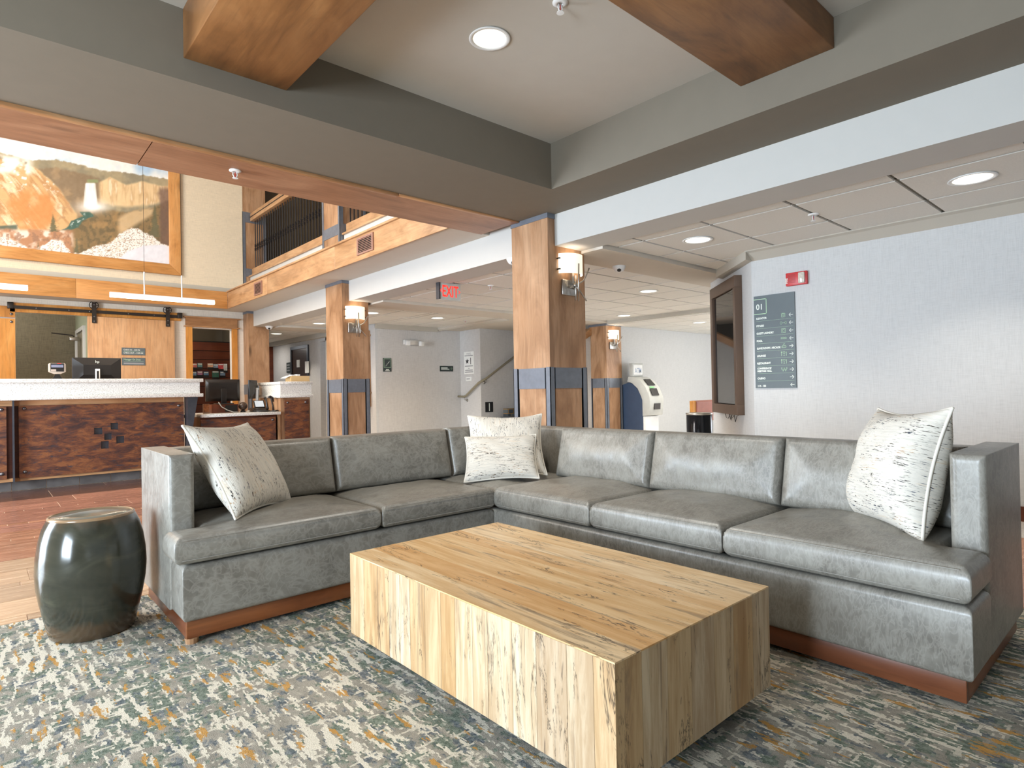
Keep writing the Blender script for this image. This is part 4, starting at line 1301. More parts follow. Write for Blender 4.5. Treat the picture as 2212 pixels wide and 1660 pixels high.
# ------------------------------------------------------------------ sliding barn door, panels and cased opening on the back wall
bd = thing('sliding_door', 'pale maple sliding barn door hung from a steel rail', 'door', (1.8, 10.94, 0))
bd['kind'] = 'thing'
obj('door_leaf', box(1.218, 2.382, 10.925, 10.965, .02, 2.175), M['door_wood'], bd, bevel=.003)
for xh in (1.302, 2.285):
    h = obj('hanger', box(xh - .028, xh + .028, 10.905, 10.922, 2.075, 2.385), M['dark_metal'], bd)
    for z in (2.10, 2.17, 2.35): obj('bolt', MB().lathe([(.012, 0), (.010, -.008), (0, -.010)], (xh, 10.905, z), 8, 'y'), M['bolt'], h)
    wv = MB().lathe([(.052, -.008), (.062, -.008), (.062, .010), (.052, .010), (.052, -.008)], (xh, 10.94, 2.345), 28, 'y')
    for q in range(6):
        a = q * math.pi / 3
        wv.tube([(xh, 10.94, 2.345), (xh + .055 * math.cos(a), 10.94, 2.345 + .055 * math.sin(a))], .005, 6)
    obj('wheel', wv, M['dark_metal'], bd, True)
rl = thing('door_rail', 'long flat steel rail with timber backing above the sliding door', 'rail', (1.4, 10.95, 2.2))
obj('backing_board', box(.33, 2.49, 10.985, 11.02, 2.185, 2.315), M['oak_panel'], rl)
obj('rail', box(.315, 2.485, 10.955, 10.968, 2.228, 2.272), M['dark_metal'], rl)
for x in (.335, 2.47): obj('stop', box(x - .035, x + .035, 10.935, 10.985, 2.225, 2.315), M['dark_metal'], rl, bevel=.006)
for x in (.62, 1.0, 1.25, 1.75, 2.1): obj('bolt', MB().lathe([(.010, 0), (.008, -.008), (0, -.010)], (x, 10.955, 2.25), 8, 'y'), M['bolt'], rl)
wp = thing('wall_panel', 'honey oak wall panel with two bolted boards beside the office opening', 'panel', (-.4, 11.0, 0))
obj('board', box(-1.2, .385, 10.985, 11.02, .02, 2.085), M['oak_panel'], wp)
obj('board', box(-1.2, .385, 10.985, 11.02, 2.105, 2.26), M['oak_panel'], wp)
bolts(wp, ((.345, 2.04), (.345, 2.15)), 10.985, .018)
# cased opening with brochures
ca = thing('door_casing', 'oak casing with crosshead around the brochure opening', 'door frame', (2.97, 11.0, 0))
obj('jamb', box(2.565, 2.660, 10.985, 11.02, 0, 2.10), M['oak_panel'], ca)
obj('jamb', box(3.285, 3.372, 10.985, 11.02, 0, 2.10), M['oak_panel'], ca)
obj('crosshead', box(2.56, 3.375, 10.983, 11.02, 2.118, 2.255), M['alder_x'], ca)
obj('fillet', box(2.535, 3.405, 10.965, 11.02, 2.098, 2.118), M['alder_x'], ca, bevel=.004)
obj('crown_cap', box(2.535, 3.42, 10.955, 11.02, 2.255, 2.275), M['alder_x'], ca, bevel=.004)
br = thing('brochure_rack', 'dark slatted brochure rack seen through the oak opening', 'rack', (2.97, 11.7, 0))
for i in range(9):
    obj('slat', box(2.45, 3.55, 11.70, 11.72, .48 + i * .16, .63 + i * .16), M['dark_wood'], br)
obj('backing', box(2.45, 3.55, 11.72, 11.74, 0, 1.93), M['black'], br)
brs = [((2.804, 2.896, 1.430, 1.525), (220, 130, 130), 'pink and yellow brochure, first in the upper row of the rack'),
       ((2.906, 2.982, 1.436, 1.531), (110, 160, 170), 'teal and green brochure, second in the upper row of the rack'),
       ((3.070, 3.161, 1.437, 1.529), (226, 180, 150), 'white brochure with orange foot in the upper rack row'),
       ((3.164, 3.246, 1.429, 1.517), (150, 170, 196), 'pale blue brochure beside the red one in the rack'),
       ((3.244, 3.335, 1.407, 1.527), (214, 90, 92), 'red and white brochure in the upper rack row'),
       ((3.338, 3.400, 1.380, 1.523), (226, 224, 214), 'plain white leaflet at the end of the upper rack row'),
       ((2.804, 2.886, 1.288, 1.377), (120, 156, 200), 'blue brochure, first in the lower row of the rack'),
       ((2.902, 2.985, 1.297, 1.387), (176, 130, 168), 'mauve brochure, second in the lower row of the rack'),
       ((3.004, 3.084, 1.293, 1.379), (104, 150, 190), 'blue green brochure, third in the lower row of the rack'),
       ((3.145, 3.257, 1.257, 1.393), (60, 110, 96), 'large dark green brochure in the lower rack row'),
       ((3.277, 3.364, 1.288, 1.385), (120, 140, 160), 'grey blue brochure at the end of the lower rack row')]
for (a, b, p, q), c, lab in brs:
    t = thing('brochure', lab, 'brochure', ((a + b) / 2, 11.68, p), 'brochures on the rack')
    obj('cover', box(a, b, 11.680, 11.695, p, q), plain('brochure_print', c, .4, vary=.35, scale=22), t)
    obj('title_band', box(a + .006, b - .006, 11.6785, 11.680, q - .028, q - .010), M['paper'], t)
    obj('pocket', box(a - .004, b + .004, 11.672, 11.676, p - .02, p + .02), M['black_plastic'], t)
nl = bpy.data.lights.new('nook_lamp', 'POINT'); nl.energy = 7; nl.color = WARM; nl.shadow_soft_size = .08
no = bpy.data.objects.new('nook_lamp', nl); COL.objects.link(no); no.location = (2.6, 11.4, 2.2)
ol = bpy.data.lights.new('office_lamp', 'POINT'); ol.energy = 18; ol.color = (1, .93, .82); ol.shadow_soft_size = .15
oo = bpy.data.objects.new('office_lamp', ol); COL.objects.link(oo); oo.location = (.2, 11.7, 2.4)
# office door frame and closer
od = struct('door_3', MB().box(1.20, 1.235, 11.30, 11.36, 0, 2.07).box(1.20, 1.235, 11.36, 12.30, 2.01, 2.07).box(1.20, 1.235, 12.24, 12.30, 0, 2.01), M['white_paint'])
obj('door_leaf', box(1.225, 1.233, 11.36, 12.24, 0, 2.01), M['office_paper'], od)
dc = thing('door_closer', 'metal door closer with long arm on the office door frame', 'door closer', (1.12, 11.9, 1.9))
obj('closer_body', box(1.07, 1.20, 11.72, 11.80, 1.86, 1.92), M['chrome'], dc, bevel=.01)
obj('arm', MB().tube([(1.13, 11.75, 1.925), (1.12, 11.8, 1.95), (.86, 11.9, 1.985)], .010, 7), M['dark_metal'], dc)
obj('edge_post', box(1.145, 1.175, 11.74, 11.78, 0, 1.86), M['white_paint'], dc)
def plate(name, label, cat, pl_, a0, b0, a1, b1, mat, thick=.010, parent_loc=None):
    t = thing(name, label, cat, tuple(pl_.P((a0 + a1) / 2, b0)))
    obj('board', pl_.rect(a0, b0, a1, b1, 0, thick), mat, t)
    return t
q = Plane((0, 10.925, 0), (1, 0, 0), (0, 0, 1))
t = plate('hours_sign', 'slate plate with check in and check out times on the sliding door', 'sign', q, 1.648, 1.603, 1.962, 1.716, M['sign_slate'])
obj('lettering', q.text('CHECK IN – 3:00 PM', .030, 1.672, 1.672, .0105, 'LEFT', .82, .0006), M['sign_light'], t)
obj('lettering', q.text('CHECK OUT – 11:00 AM', .030, 1.672, 1.625, .0105, 'LEFT', .82, .0006), M['sign_light'], t)
obj('line', q.rect(1.672, 1.656, 1.94, 1.659, .010, .0112), M['sign_green'], t)
t = plate('duty_sign', 'slate plate reading manager on duty below the times plate', 'sign', q, 1.648, 1.444, 1.962, 1.560, M['sign_slate'])
obj('lettering', q.text('Manager On Duty', .036, 1.672, 1.520, .0105, 'LEFT', .86, .0004), M['sign_green'], t)
obj('line', q.rect(1.672, 1.502, 1.94, 1.505, .010, .0112), M['sign_green'], t)
obj('name_strip', q.rect(1.672, 1.458, 1.94, 1.484, .010, .0112), M['grey_ink'], t)

# ------------------------------------------------------------------ pendants over the counter
def pendant(label, x0, x1, rods):
    t = thing('linear_pendant', label, 'pendant light', ((x0 + x1) / 2, 8.3, 2.12), 'linear pendants over the counter')
    obj('housing', box(x0, x1, 8.278, 8.322, 2.160, 2.176), M['white_plastic'], t)
    obj('diffuser', box(x0, x1, 8.275, 8.325, 2.118, 2.160), M['tube'], t, bevel=.006)
    for x in rods:
        obj('rod', MB().tube([(x, 8.3, 2.176), (x, 8.3, 2.45)], .008, 8), M['white_plastic'], t)
        obj('wire', MB().tube([(x, 8.3, 2.45), (x, 8.3, 5.4)], .0022, 5), M['dark_metal'], t)
    return t
pendant('glowing linear pendant bar hanging in front of the sliding door', 1.142, 2.272, (1.492, 1.897))
pendant('glowing linear pendant bar over the far end of the tall counter', -.73, .400, (-.35, .05))
area('pendant_light', (1.7, 8.3, 2.11), (0, 0, -1), 1.1, .05, 14, WARM)
area('pendant_light', (-.16, 8.3, 2.11), (0, 0, -1), 1.1, .05, 14, WARM)

# ------------------------------------------------------------------ balcony railings
def railing(label, y0, y1):
    t = thing('balcony_railing', label, 'railing', (3.60, (y0 + y1) / 2, 2.66), 'balcony railings')
    obj('fascia_board', box(3.53, 3.56, y0, y1, 2.66, 2.985), M['white_paint'], t)
    obj('ledge', box(3.50, 3.575, y0, y1, 2.985, 3.005), M['alder_y'], t)
    obj('bottom_rail', box(3.56, 3.64, y0, y1, 3.005, 3.135), M['alder_y'], t)
    hr = obj('handrail', box(3.54, 3.66, y0 + .02, y1, 3.965, 4.10), M['alder_y'], t, bevel=.006)
    obj('groove', box(3.536, 3.54, y0 + .02, y1, 4.025, 4.04), M['iron'], hr)
    n = int((y1 - y0) / .104)
    for i in range(n + 1):
        yy = y0 + .03 + i * .104
        if yy > y1 - .01: break
        if 'bal' not in _share:
            m = MB().tube([(0, 0, 3.12), (0, 0, 3.98)], .0085, 6)
            for zc in (3.47, 3.53):
                m.lathe([(.008, zc - .03), (.019, zc - .012), (.012, zc), (.019, zc + .012), (.008, zc + .03)], (0, 0, 0), 8)
            me = bpy.data.meshes.new('baluster'); me.from_pydata(m.v, [], m.f); me.update(); me.materials.append(M['iron'])
            _share['bal'] = me
        o = bpy.data.objects.new('baluster', _share['bal']); COL.objects.link(o)
        o.parent = t; o.location = Vector((3.60, yy, 0)) - origin_of(t)
    return t
railing('balcony railing of iron balusters with wooden handrail next to the mural wall', 7.74, 10.76)
railing('balcony railing section largely cut off by the walnut soffit', 4.4, 7.18)
def vent(label, y0, y1, z0, z1):
    t = thing('air_vent', label, 'vent', (3.09, (y0 + y1) / 2, z0), 'air vents in the balcony fascia')
    f = MB().box(3.083, 3.098, y0, y1, z0, z0 + .02).box(3.083, 3.098, y0, y1, z1 - .02, z1).box(3.083, 3.098, y0, y0 + .03, z0 + .02, z1 - .02).box(3.083, 3.098, y1 - .03, y1, z0 + .02, z1 - .02)
    fm = plain('vent_frame', (150, 112, 96), .5)
    obj('frame', f, fm, t)
    obj('cavity', box(3.094, 3.097, y0 + .03, y1 - .03, z0 + .02, z1 - .02), M['black'], t)
    for i in range(8):
        z = z0 + .028 + i * (z1 - z0 - .05) / 7.6
        obj('louvre', MB().prism([(3.084, z), (3.094, z + .010), (3.094, z + .013), (3.084, z + .004)], 'y', y0 + .03, y1 - .03), fm, t)
    return t
vent('brown louvred vent in the balcony fascia near the mural wall', 8.93, 9.25, 2.425, 2.615)
vent('larger looking brown louvred vent in the balcony fascia near the walnut soffit', 5.62, 5.98, 2.442, 2.628)

# ------------------------------------------------------------------ mural
def value_noise(u, v, seed, oct=4):
    r = np.random.default_rng(seed)
    out = np.zeros_like(u); amp, tot = 1.0, 0.0
    for o in range(oct):
        g = r.random((64, 64))
        x, y_ = u * 2 ** o, v * 2 ** o
        xi, yi = np.floor(x).astype(int), np.floor(y_).astype(int)
        fx, fy = x - xi, y_ - yi
        fx, fy = fx * fx * (3 - 2 * fx), fy * fy * (3 - 2 * fy)
        G = lambda a, b: g[a % 64, b % 64]
        out += amp * ((G(xi, yi) * (1 - fx) + G(xi + 1, yi) * fx) * (1 - fy) + (G(xi, yi + 1) * (1 - fx) + G(xi + 1, yi + 1) * fx) * fy)
        tot += amp; amp *= .5
    return out / tot
def mural():
    X0, X1, Z0, Z1 = -1.30, 2.281, 3.055, 4.86
    nx, nz = 330, 170
    xs, zs = np.linspace(X0, X1, nx + 1), np.linspace(Z0, Z1, nz + 1)
    GX_, GZ_ = np.meshgrid(xs, zs, indexing='ij')
    s = (GX_ - .23) / 2.05
    a = 362 * s                                   # design grid of the painting
    b = 532 + 39.5 * s - (GZ_ - 3.055) * (156.5 - 22 * s)
    n1 = value_noise(a / 22 + 50, b / 22 + 50, 1); n2 = value_noise(a / 7 + 90, b / 7 + 90, 2); n3 = value_noise(a / 60 + 40, b / 60 + 40, 3)
    C = np.zeros(a.shape + (3,))
    def put(mask, col, k=1.0):
        m = np.clip(mask, 0, 1)[..., None] * k
        C[:] = C * (1 - m) + np.array(col, float) * m
    def ss(x, lo, hi):
        t_ = np.clip((x - lo) / (hi - lo), 0, 1); return t_ * t_ * (3 - 2 * t_)
    C[:] = (240, 240, 236)
    put(ss(n3, .45, .8) * ss(a, -100, 300), (150, 190, 226), .8)
    put(ss(a, 250, 380) * ss(-b, -390, -340), (120, 166, 220), .8)
    ridge = np.interp(a, [-260, 0, 60, 110, 150, 200, 280, 362], [330, 331, 346, 344, 352, 366, 374, 388]) + 6 * (n2 - .5)
    put(ss(b - ridge, -1, 2), (132, 122, 98))
    put(ss(b - ridge, -1, 2) * ss(n1, .4, .7), (166, 148, 112), .8)
    # left canyon slope: ochre spurs with snow running down to the right
    edge = np.interp(b, [350, 370, 400, 430, 460, 490, 520], [40, 80, 110, 130, 150, 158, 150]) + 10 * (n1 - .5)
    slope = ss(edge - a, -3, 4) * ss(b - (342 + .05 * a), 0, 8)
    diag = (a * .9 - b * .62)
    st_ = value_noise(diag / 9 + 70, (a + b) / 70 + 20, 5)
    put(slope, (206, 164, 110)); put(slope * ss(st_, .42, .62), (178, 124, 74), .9); put(slope * ss(st_, .58, .72), (236, 214, 176), .9)
    put(slope * ss(n2, .5, .8), (150, 108, 70), .5)
    put(slope * ss(60 - np.hypot(a - 62, (b - 455) * 1.1), 0, 22) * ss(n1, .25, .6), (206, 128, 66), .9)
    put(ss(26 - np.abs(b - 356 - .06 * a), 0, 14) * ss(70 - a, 0, 20) * ss(n1, .36, .6), (246, 240, 228))
    put(slope * ss(n2, .62, .74) * ss(430 - b, 0, 40), (250, 246, 238), .9)
    # gorge behind the falls
    g1 = ss(a - edge, -3, 4) * ss(b - ridge - 14, 0, 8) * ss(210 - a, 0, 12)
    put(g1, (126, 104, 78)); put(g1 * ss(n1, .45, .7), (160, 130, 94), .8)
    cw = ss(a - 196, 0, 10) * ss(b - np.interp(a, [196, 225, 260, 300, 345], [392, 378, 396, 388, 400]), 0, 6) * ss(np.interp(a, [196, 260, 320, 362], [442, 452, 446, 440]) - b, 0, 10)
    ver = value_noise(a / 7 + 30, b / 50 + 30, 6)
    put(cw, (224, 190, 140)); put(cw * ss(ver, .45, .65), (198, 156, 108), .8); put(cw * ss(ver, .62, .75), (244, 222, 186), .8)
    dk = ss(a - 335 + 14 * (n1 - .5), 0, 12) * ss(b - 400, 0, 14)
    # forest
    fo_ = ss(b - np.interp(a, [120, 160, 200, 260, 320, 362], [500, 462, 448, 454, 446, 430]) - 8 * (n2 - .5), 0, 8)
    put(fo_ * ss(a - 118, 0, 20), (122, 96, 60)); put(fo_ * ss(a - 118, 0, 20) * ss(n2, .5, .66), (84, 70, 44), .85); put(fo_ * ss(a - 118, 0, 20) * ss(n1, .55, .75), (168, 126, 74), .7)
    put(fo_ * ss(26 - np.abs((a - 285) * .55 + (b - 465)), 0, 14) * ss(a - 235, 0, 15) * ss(330 - a, 0, 12), (214, 180, 134), .8)
    put(dk, (92, 66, 58), .75)
    # falls and spray
    fw = np.interp(b, [390, 396, 436], [9, 12, 16])
    put(ss(fw - np.abs(a - 181), 0, 3) * ss(b - 392, 0, 4) * ss(450 - b, 0, 8), (244, 244, 240)); put(ss(fw - np.abs(a - 181), 0, 3) * ss(b - 394, 0, 4) * ss(440 - b, 0, 8) * ss(ver, .5, .7), (214, 218, 212), .7)
    put(ss(14 - np.abs(a - 186), 0, 4) * ss(5 - np.abs(b - 390), 0, 3), (128, 140, 92), .9)
    put(np.exp(-((a - 186) / 30) ** 2 - ((b - 446) / 12) ** 2) * 1.15, (246, 244, 240))
    # river
    rv = np.interp(b, [456, 466, 476, 492, 500], [168, 176, 152, 140, 120])
    put(ss(13 - np.abs(a - rv) + 6 * (n2 - .5), 0, 4) * ss(b - 455, 0, 4) * ss(500 - b, 0, 5), (52, 84, 74)); put(ss(9 - np.abs(a - rv), 0, 4) * ss(n2, .6, .7) * ss(b - 458, 0, 4) * ss(498 - b, 0, 5), (210, 222, 216), .9)
    put(ss(20 - np.abs(a - 15), 0, 6) * ss(9 - np.abs(b - 496 + .1 * a), 0, 5), (60, 76, 66), .9)
    lowl = ss(b - 492 - 10 * (n1 - .5), 0, 8) * ss(150 - a, 0, 16)
    put(lowl, (172, 118, 82)); put(lowl * ss(n1, .5, .68), (236, 224, 212), .9); put(lowl * ss(n2, .58, .7), (126, 88, 66), .7)
    # conifers
    for cx_, top_, bot_, wd in ((328, 436, 512, 13), (102, 456, 500, 9), (150, 508, 545, 6), (72, 518, 540, 4)):
        hh = (b - top_) / (bot_ - top_)
        put(ss(wd * np.clip(hh, 0, 1) * (.75 + .5 * ((b / 4) % 1)) + .6 - np.abs(a - cx_) + 4 * (n2 - .5), 0, 3) * (b > top_) * (b < bot_), (86, 82, 56), .9)
    # snow laden rocks along the bottom, then the snow field
    rock = np.interp(a, [-260, 0, 20, 48, 60, 85, 100, 118, 140, 152, 175, 200, 222, 240, 262, 285, 300, 322, 345, 362],
                     [520, 512, 518, 532, 540, 528, 514, 520, 546, 545, 536, 528, 522, 508, 492, 490, 500, 508, 526, 530])
    rk = ss(b - rock - 9 * (n2 - .5), 0, 3)
    cell = np.abs(((value_noise(a / 9 + 20, b / 6 + 20, 9, 2) * 6) % 1) - .5)
    put(rk, (240, 236, 230)); put(rk * ss(.17 - cell, 0, .1), (150, 116, 88), .9); put(rk * ss(n2, .6, .75), (222, 206, 190), .8)
    sf = ss(b - np.interp(a, [190, 236, 262, 300, 345, 362], [572, 562, 540, 528, 527, 531]), 0, 4) * ss(a - 205, 0, 10)
    put(sf, (226, 226, 236))
    put(ss(b - 545, 0, 12) * ss(40 - np.abs(a - 215), 0, 12) * ss(.15 - cell, 0, .1), (160, 130, 104), .8)
    C = np.clip(C * .86 + np.array((236., 226., 206.)) * .14 + (n2[..., None] - .5) * 16, 0, 255) / 255
    C = np.where(C <= .04045, C / 12.92, ((C + .055) / 1.055) ** 2.4)
    vs = np.stack([GX_.ravel(), np.full(GX_.size, 10.752), GZ_.ravel()], 1)
    fs = [(i * (nz + 1) + j, (i + 1) * (nz + 1) + j, (i + 1) * (nz + 1) + j + 1, i * (nz + 1) + j + 1) for i in range(nx) for j in range(nz)]
    t = thing('mural_painting', 'large framed canyon and waterfall landscape painting high on the wall', 'painting', ((X0 + X1) / 2, 10.76, 2.9))
    m = MB(); m.v = [tuple(p) for p in vs]; m.f = fs
    o = obj('canvas', m, M['mural'], t, True)
    ca_ = o.data.color_attributes.new('print', 'FLOAT_COLOR', 'POINT')
    ca_.data.foreach_set('color', np.concatenate([C.reshape(-1, 3), np.ones((C.shape[0] * C.shape[1], 1))], 1).ravel())
    f, y0_, y1_ = .165, 10.725, 10.778
    def fr(poly, mat): obj('frame_board', MB().prism(poly, 'y', y0_, y1_), mat, t, bevel=.006)
    fr([(X0, Z0), (X1, Z0), (X1 + f, Z0 - f), (X0 - f, Z0 - f)], M['golden_x'])
    fr([(X0, Z1), (X0 - f, Z1 + f), (X1 + f, Z1 + f), (X1, Z1)], M['golden_x'])
    fr([(X1, Z0), (X1, Z1), (X1 + f, Z1 + f), (X1 + f, Z0 - f)], M['golden_z'])
    fr([(X0, Z0), (X0 - f, Z0 - f), (X0 - f, Z1 + f), (X0, Z1)], M['golden_z'])
mural()
# ------------------------------------------------------------------ recessed lights
def downlight(label, x, y, z, r=.092, power=9, spot=True):
    t = thing('recessed_light', label, 'ceiling light', (x, y, z - .006), 'recessed ceiling lights')
    obj('trim_ring', MB().lathe([(r, -.001), (r * 1.18, -.001), (r * 1.22, -.005), (r * 1.18, -.008), (r * .99, -.006), (r * .97, .0)], (x, y, z), 40), M['white_plastic'], t, True)
    obj('reflector', MB().lathe([(r * .97, -.004), (r * .86, -.0015), (r * .5, -.001), (0, -.001)], (x, y, z), 40), M['lamp'], t, True)
    l = bpy.data.lights.new('downlight_beam', 'AREA'); l.shape = 'DISK'; l.size = r * 1.7
    l.energy = power; l.color = (1.0, .93, .82); l.spread = math.radians(105)
    lo = bpy.data.objects.new('downlight_beam', l); COL.objects.link(lo)
    lo.parent = t; lo.location = Vector((x, y, z - .012)) - origin_of(t)
    return t
downlight('round recessed downlight in the coffer between the two beams', 1.943, 2.309, ZC, .086, 8)
downlight('round recessed downlight in the tiled ceiling over the far end of the sofa', 4.412, .823, ZT, .10, 9)
downlight('round recessed downlight in the tiled ceiling next to the sofa corner column', 4.417, 2.646, ZT, .10, 9)
downlight('recessed downlight in the tiled ceiling just past the domed camera', 6.267, 4.452, ZT, .10, 12)
downlight('recessed downlight in front of the small sconce by the cash machine', 8.047, 6.215, ZT, .10, 12)
downlight('recessed downlight in the lower far ceiling behind the TV cabinet', 9.6, 5.75, 2.092, .10, 12)
downlight('recessed downlight in the tiled ceiling above the exit lamp wall', 5.631, 8.151, ZT, .10, 10)
downlight('recessed downlight right beside the desk column', 4.443, 8.164, ZT, .10, 10)
downlight('recessed downlight half hidden behind the desk column', 4.382, 9.893, ZT, .10, 9)
downlight('recessed downlight in the corridor beyond the brochure nook column', 4.42, 11.994, ZT, .10, 9)
for nm, x, y, z, e in (('tiled_room_light', 6.2, 5.6, 2.08, 14), ('tiled_room_light', 10.6, 4.9, 2.05, 16), ('tiled_room_light', 4.5, 13.6, 2.08, 8)):
    area(nm, (x, y, z), (0, 0, -1), .3, .3, e, (1.0, .95, .88))

# ------------------------------------------------------------------ sprinklers, cameras
def sprinkler(label, x, y, z):
    t = thing('sprinkler_head', label, 'sprinkler', (x, y, z - .06), 'fire sprinklers')
    obj('escutcheon', MB().lathe([(.036, 0), (.036, -.004), (.026, -.009), (.013, -.011), (.013, 0)], (x, y, z), 24), M['white_plastic'], t, True)
    m = MB()
    for s in (-1, 1): m.tube([(x + s * .010, y, z - .010), (x + s * .014, y, z - .028), (x + s * .005, y, z - .046)], .0032, 6)
    obj('frame_arms', m, M['white_plastic'], t, True)
    obj('glass_bulb', MB().tube([(x, y, z - .012), (x, y, z - .042)], .0028, 6), M['red_plastic'], t)
    obj('deflector', MB().lathe([(0, -.047), (.017, -.047), (.018, -.050), (0, -.051)], (x, y, z), 16), M['white_plastic'], t)
sprinkler('white pendent sprinkler in the coffer near the downlight', 2.014, 1.884, ZC)
sprinkler('white pendent sprinkler on the walnut soffit by the mural', 1.239, 4.034, 2.392)
sprinkler('white sprinkler in the tiled ceiling over the far sofa', 4.426, 1.736, ZT)
sprinkler('white sprinkler in the tiled ceiling beside the exit sign', 4.404, 5.295, ZT)
sprinkler('white sprinkler in the ceiling by the star sign wall', 6.211, 8.164, ZT)
def dome_cam(label, x, y, z, r=.055):
    t = thing('dome_camera', label, 'security camera', (x, y, z - .06), 'white dome security cameras')
    obj('housing', MB().lathe([(r * 1.15, 0), (r * 1.15, -.010), (r, -.028), (r * .75, -.048), (r * .35, -.058), (0, -.060)], (x, y, z), 28), M['white_plastic'], t, True)
    d = Vector((-x, -y, -.6)).normalized() * r * .55
    obj('lens', MB().sphere((x + d.x, y + d.y, z - .036 + d.z * .3), r * .42, 16, 10), M['black_plastic'], t, True)
dome_cam('white dome security camera under the plaster bulkhead past the sofa column', 4.60, 3.60, ZB)
dome_cam('white dome security camera under the white beam near the nook column', 3.79, 10.62, 2.14)
dome_cam('white dome security camera peeking out behind the sofa corner column', 3.625, 4.03, 2.14)

# ------------------------------------------------------------------ exit sign and wall fittings
ex = thing('exit_sign', 'white hanging exit sign with red letters and side arrows', 'exit sign', (3.92, 5.42, 1.96))
ep = Plane((3.765, 5.40, 1.958), (1, .03, 0), (0, 0, 1))
obj('panel', ep.rect(0, 0, .292, .192, -.03, 0), M['exit_face'], ex, bevel=.003)
obj('end_cap', ep.rect(-.016, 0, 0, .192, -.045, .012), M['steel'], ex)
obj('canopy', ep.rect(.08, .192, .21, .200, -.03, .005), M['dark_metal'], ex)
obj('lettering', ep.text('EXIT', .178, .146, .034, .001, 'CENTER', .62, .0026), M['exit_red'], ex)
for s, a in ((-1, .018), (1, .272)):
    obj('arrow', ep.stroke([(a - s * .008, .115), (a + s * .010, .098), (a - s * .008, .081)], .006, 0, .0012), M['exit_red'], ex)
obj('hanger', box(3.88, 3.94, 5.40, 5.43, 2.157, 2.162), M['white_plastic'], ex)
em = thing('emergency_light', 'white twin head emergency light on the grey wall', 'emergency light', (5.94, 9.40, 1.80))
obj('body', box(5.76, 6.07, 9.39, 9.45, 1.812, 1.895), M['white_plastic'], em, bevel=.012)
for x, s in ((5.80, -1), (6.08, 1)):
    h = MB().box(-.045, .045, -.05, .02, -.045, .045).map(rotz((x, 9.35, 1.83), s * .3))
    obj('lamp_head', h, M['white_plastic'], em, bevel=.015)
p = Plane((0, 9.45, 0), (1, 0, 0), (0, 0, 1))
def wsign(name, label, pl_, a0, b0, a1, b1, mat):
    return plate(name, label, 'sign', pl_, a0, b0, a1, b1, mat, .010)
t = wsign('stair_sign', 'dark green stair symbol sign on the grey wall by the desk column', p, 5.347, 1.315, 5.512, 1.555, M['sign_dark'])
obj('border', p.stroke([(5.362, 1.39), (5.502, 1.39), (5.502, 1.542), (5.362, 1.542)], .006, .010, .0112, closed=True), M['sign_green'], t)
obj('stair_line', p.stroke([(5.39, 1.415), (5.405, 1.415), (5.405, 1.435), (5.425, 1.435), (5.425, 1.458), (5.445, 1.458), (5.445, 1.48), (5.465, 1.48), (5.465, 1.505), (5.48, 1.505)], .004, .010, .0112), M['sign_light'], t)
obj('caption', p.rect(5.40, 1.345, 5.46, 1.358, .010, .0112), M['sign_light'], t)
obj('caption', p.rect(5.385, 1.326, 5.475, 1.338, .010, .0112), M['sign_light'], t)
t = wsign('room_sign', 'small dark green two line sign on the grey wall', p, 6.562, 1.327, 6.868, 1.432, M['sign_dark'])
obj('caption', p.rect(6.585, 1.385, 6.735, 1.402, .010, .0112), M['sign_light'], t)
obj('caption', p.rect(6.585, 1.362, 6.775, 1.378, .010, .0112), M['sign_light'], t)
obj('emblem', p.stroke([(6.825 + .014 * math.cos(k * .628), 1.383 + .016 * math.sin(k * .628)) for k in range(10)], .003, .010, .0112, closed=True), M['sign_green'], t)
p = Plane((7.05, 0, 0), (0, -1, 0), (0, 0, 1))
t = wsign('stair_level_sign', 'white sign with black star and figure one on the stair wall', p, -9.315, 1.272, -9.015, 1.70, M['paper'])
obj('caption', p.text('STAIR 2', .052, -9.165, 1.640, .0105, 'CENTER', .8), M['grey_ink'], t)
for z, w in ((1.615, .26), (1.415, .25), (1.335, .24), (1.300, .26)):
    obj('small_print', p.rect(-9.165 - w / 2, z, -9.165 + w / 2, z + .016, .010, .0108), M['grey_ink'], t)
obj('small_print', p.rect(-9.18, 1.372, -9.15, 1.388, .010, .0108), M['grey_ink'], t)
obj('star', p.poly([(-9.215 + (.058 if k % 2 == 0 else .024) * math.sin(k * math.pi / 5), 1.515 + (.058 if k % 2 == 0 else .024) * math.cos(k * math.pi / 5)) for k in range(10)], .010, .0112), M['ink'], t)
obj('numeral', p.text('1', .185, -9.105, 1.455, .0108, 'CENTER', .85, .001), M['ink'], t)
t = wsign('notice_card', 'small white card below the star sign', p, -9.272, 1.138, -9.092, 1.214, M['paper'])
obj('small_print', p.rect(-9.245, 1.168, -9.14, 1.184, .010, .0108), M['grey_ink'], t)
p = Plane((0, 8.82, 0), (1, 0, 0), (0, 0, 1))
t = wsign('floor_number_sign', 'black square sign with white figure one beside the stairs', p, 7.147, .538, 7.332, .728, M['ink'])
obj('numeral', p.text('1', .21, 7.240, .558, .0108, 'CENTER', .9, .002), M['sign_light'], t)
hr = thing('stair_handrail', 'sloping khaki metal handrail on the stair wall', 'handrail', (7.0, 9.2, .8))
obj('rail', MB().tube([(6.98, 9.44, .842), (6.98, 9.26, .835), (6.985, 9.20, .855), (6.985, 8.80, 1.095), (7.03, 8.755, 1.13), (7.12, 8.745, 1.17), (8.6, 8.745, 2.05)], .021, 10), M['rail_khaki'], hr, True)
obj('bracket', MB().tube([(6.98, 9.24, .82), (6.985, 9.24, .775), (7.05, 9.24, .765)], .008, 7).lathe([(0, 0), (.028, 0), (.028, .006), (0, .006)], (7.044, 9.24, .765), 12, 'x'), M['chrome'], hr, True)
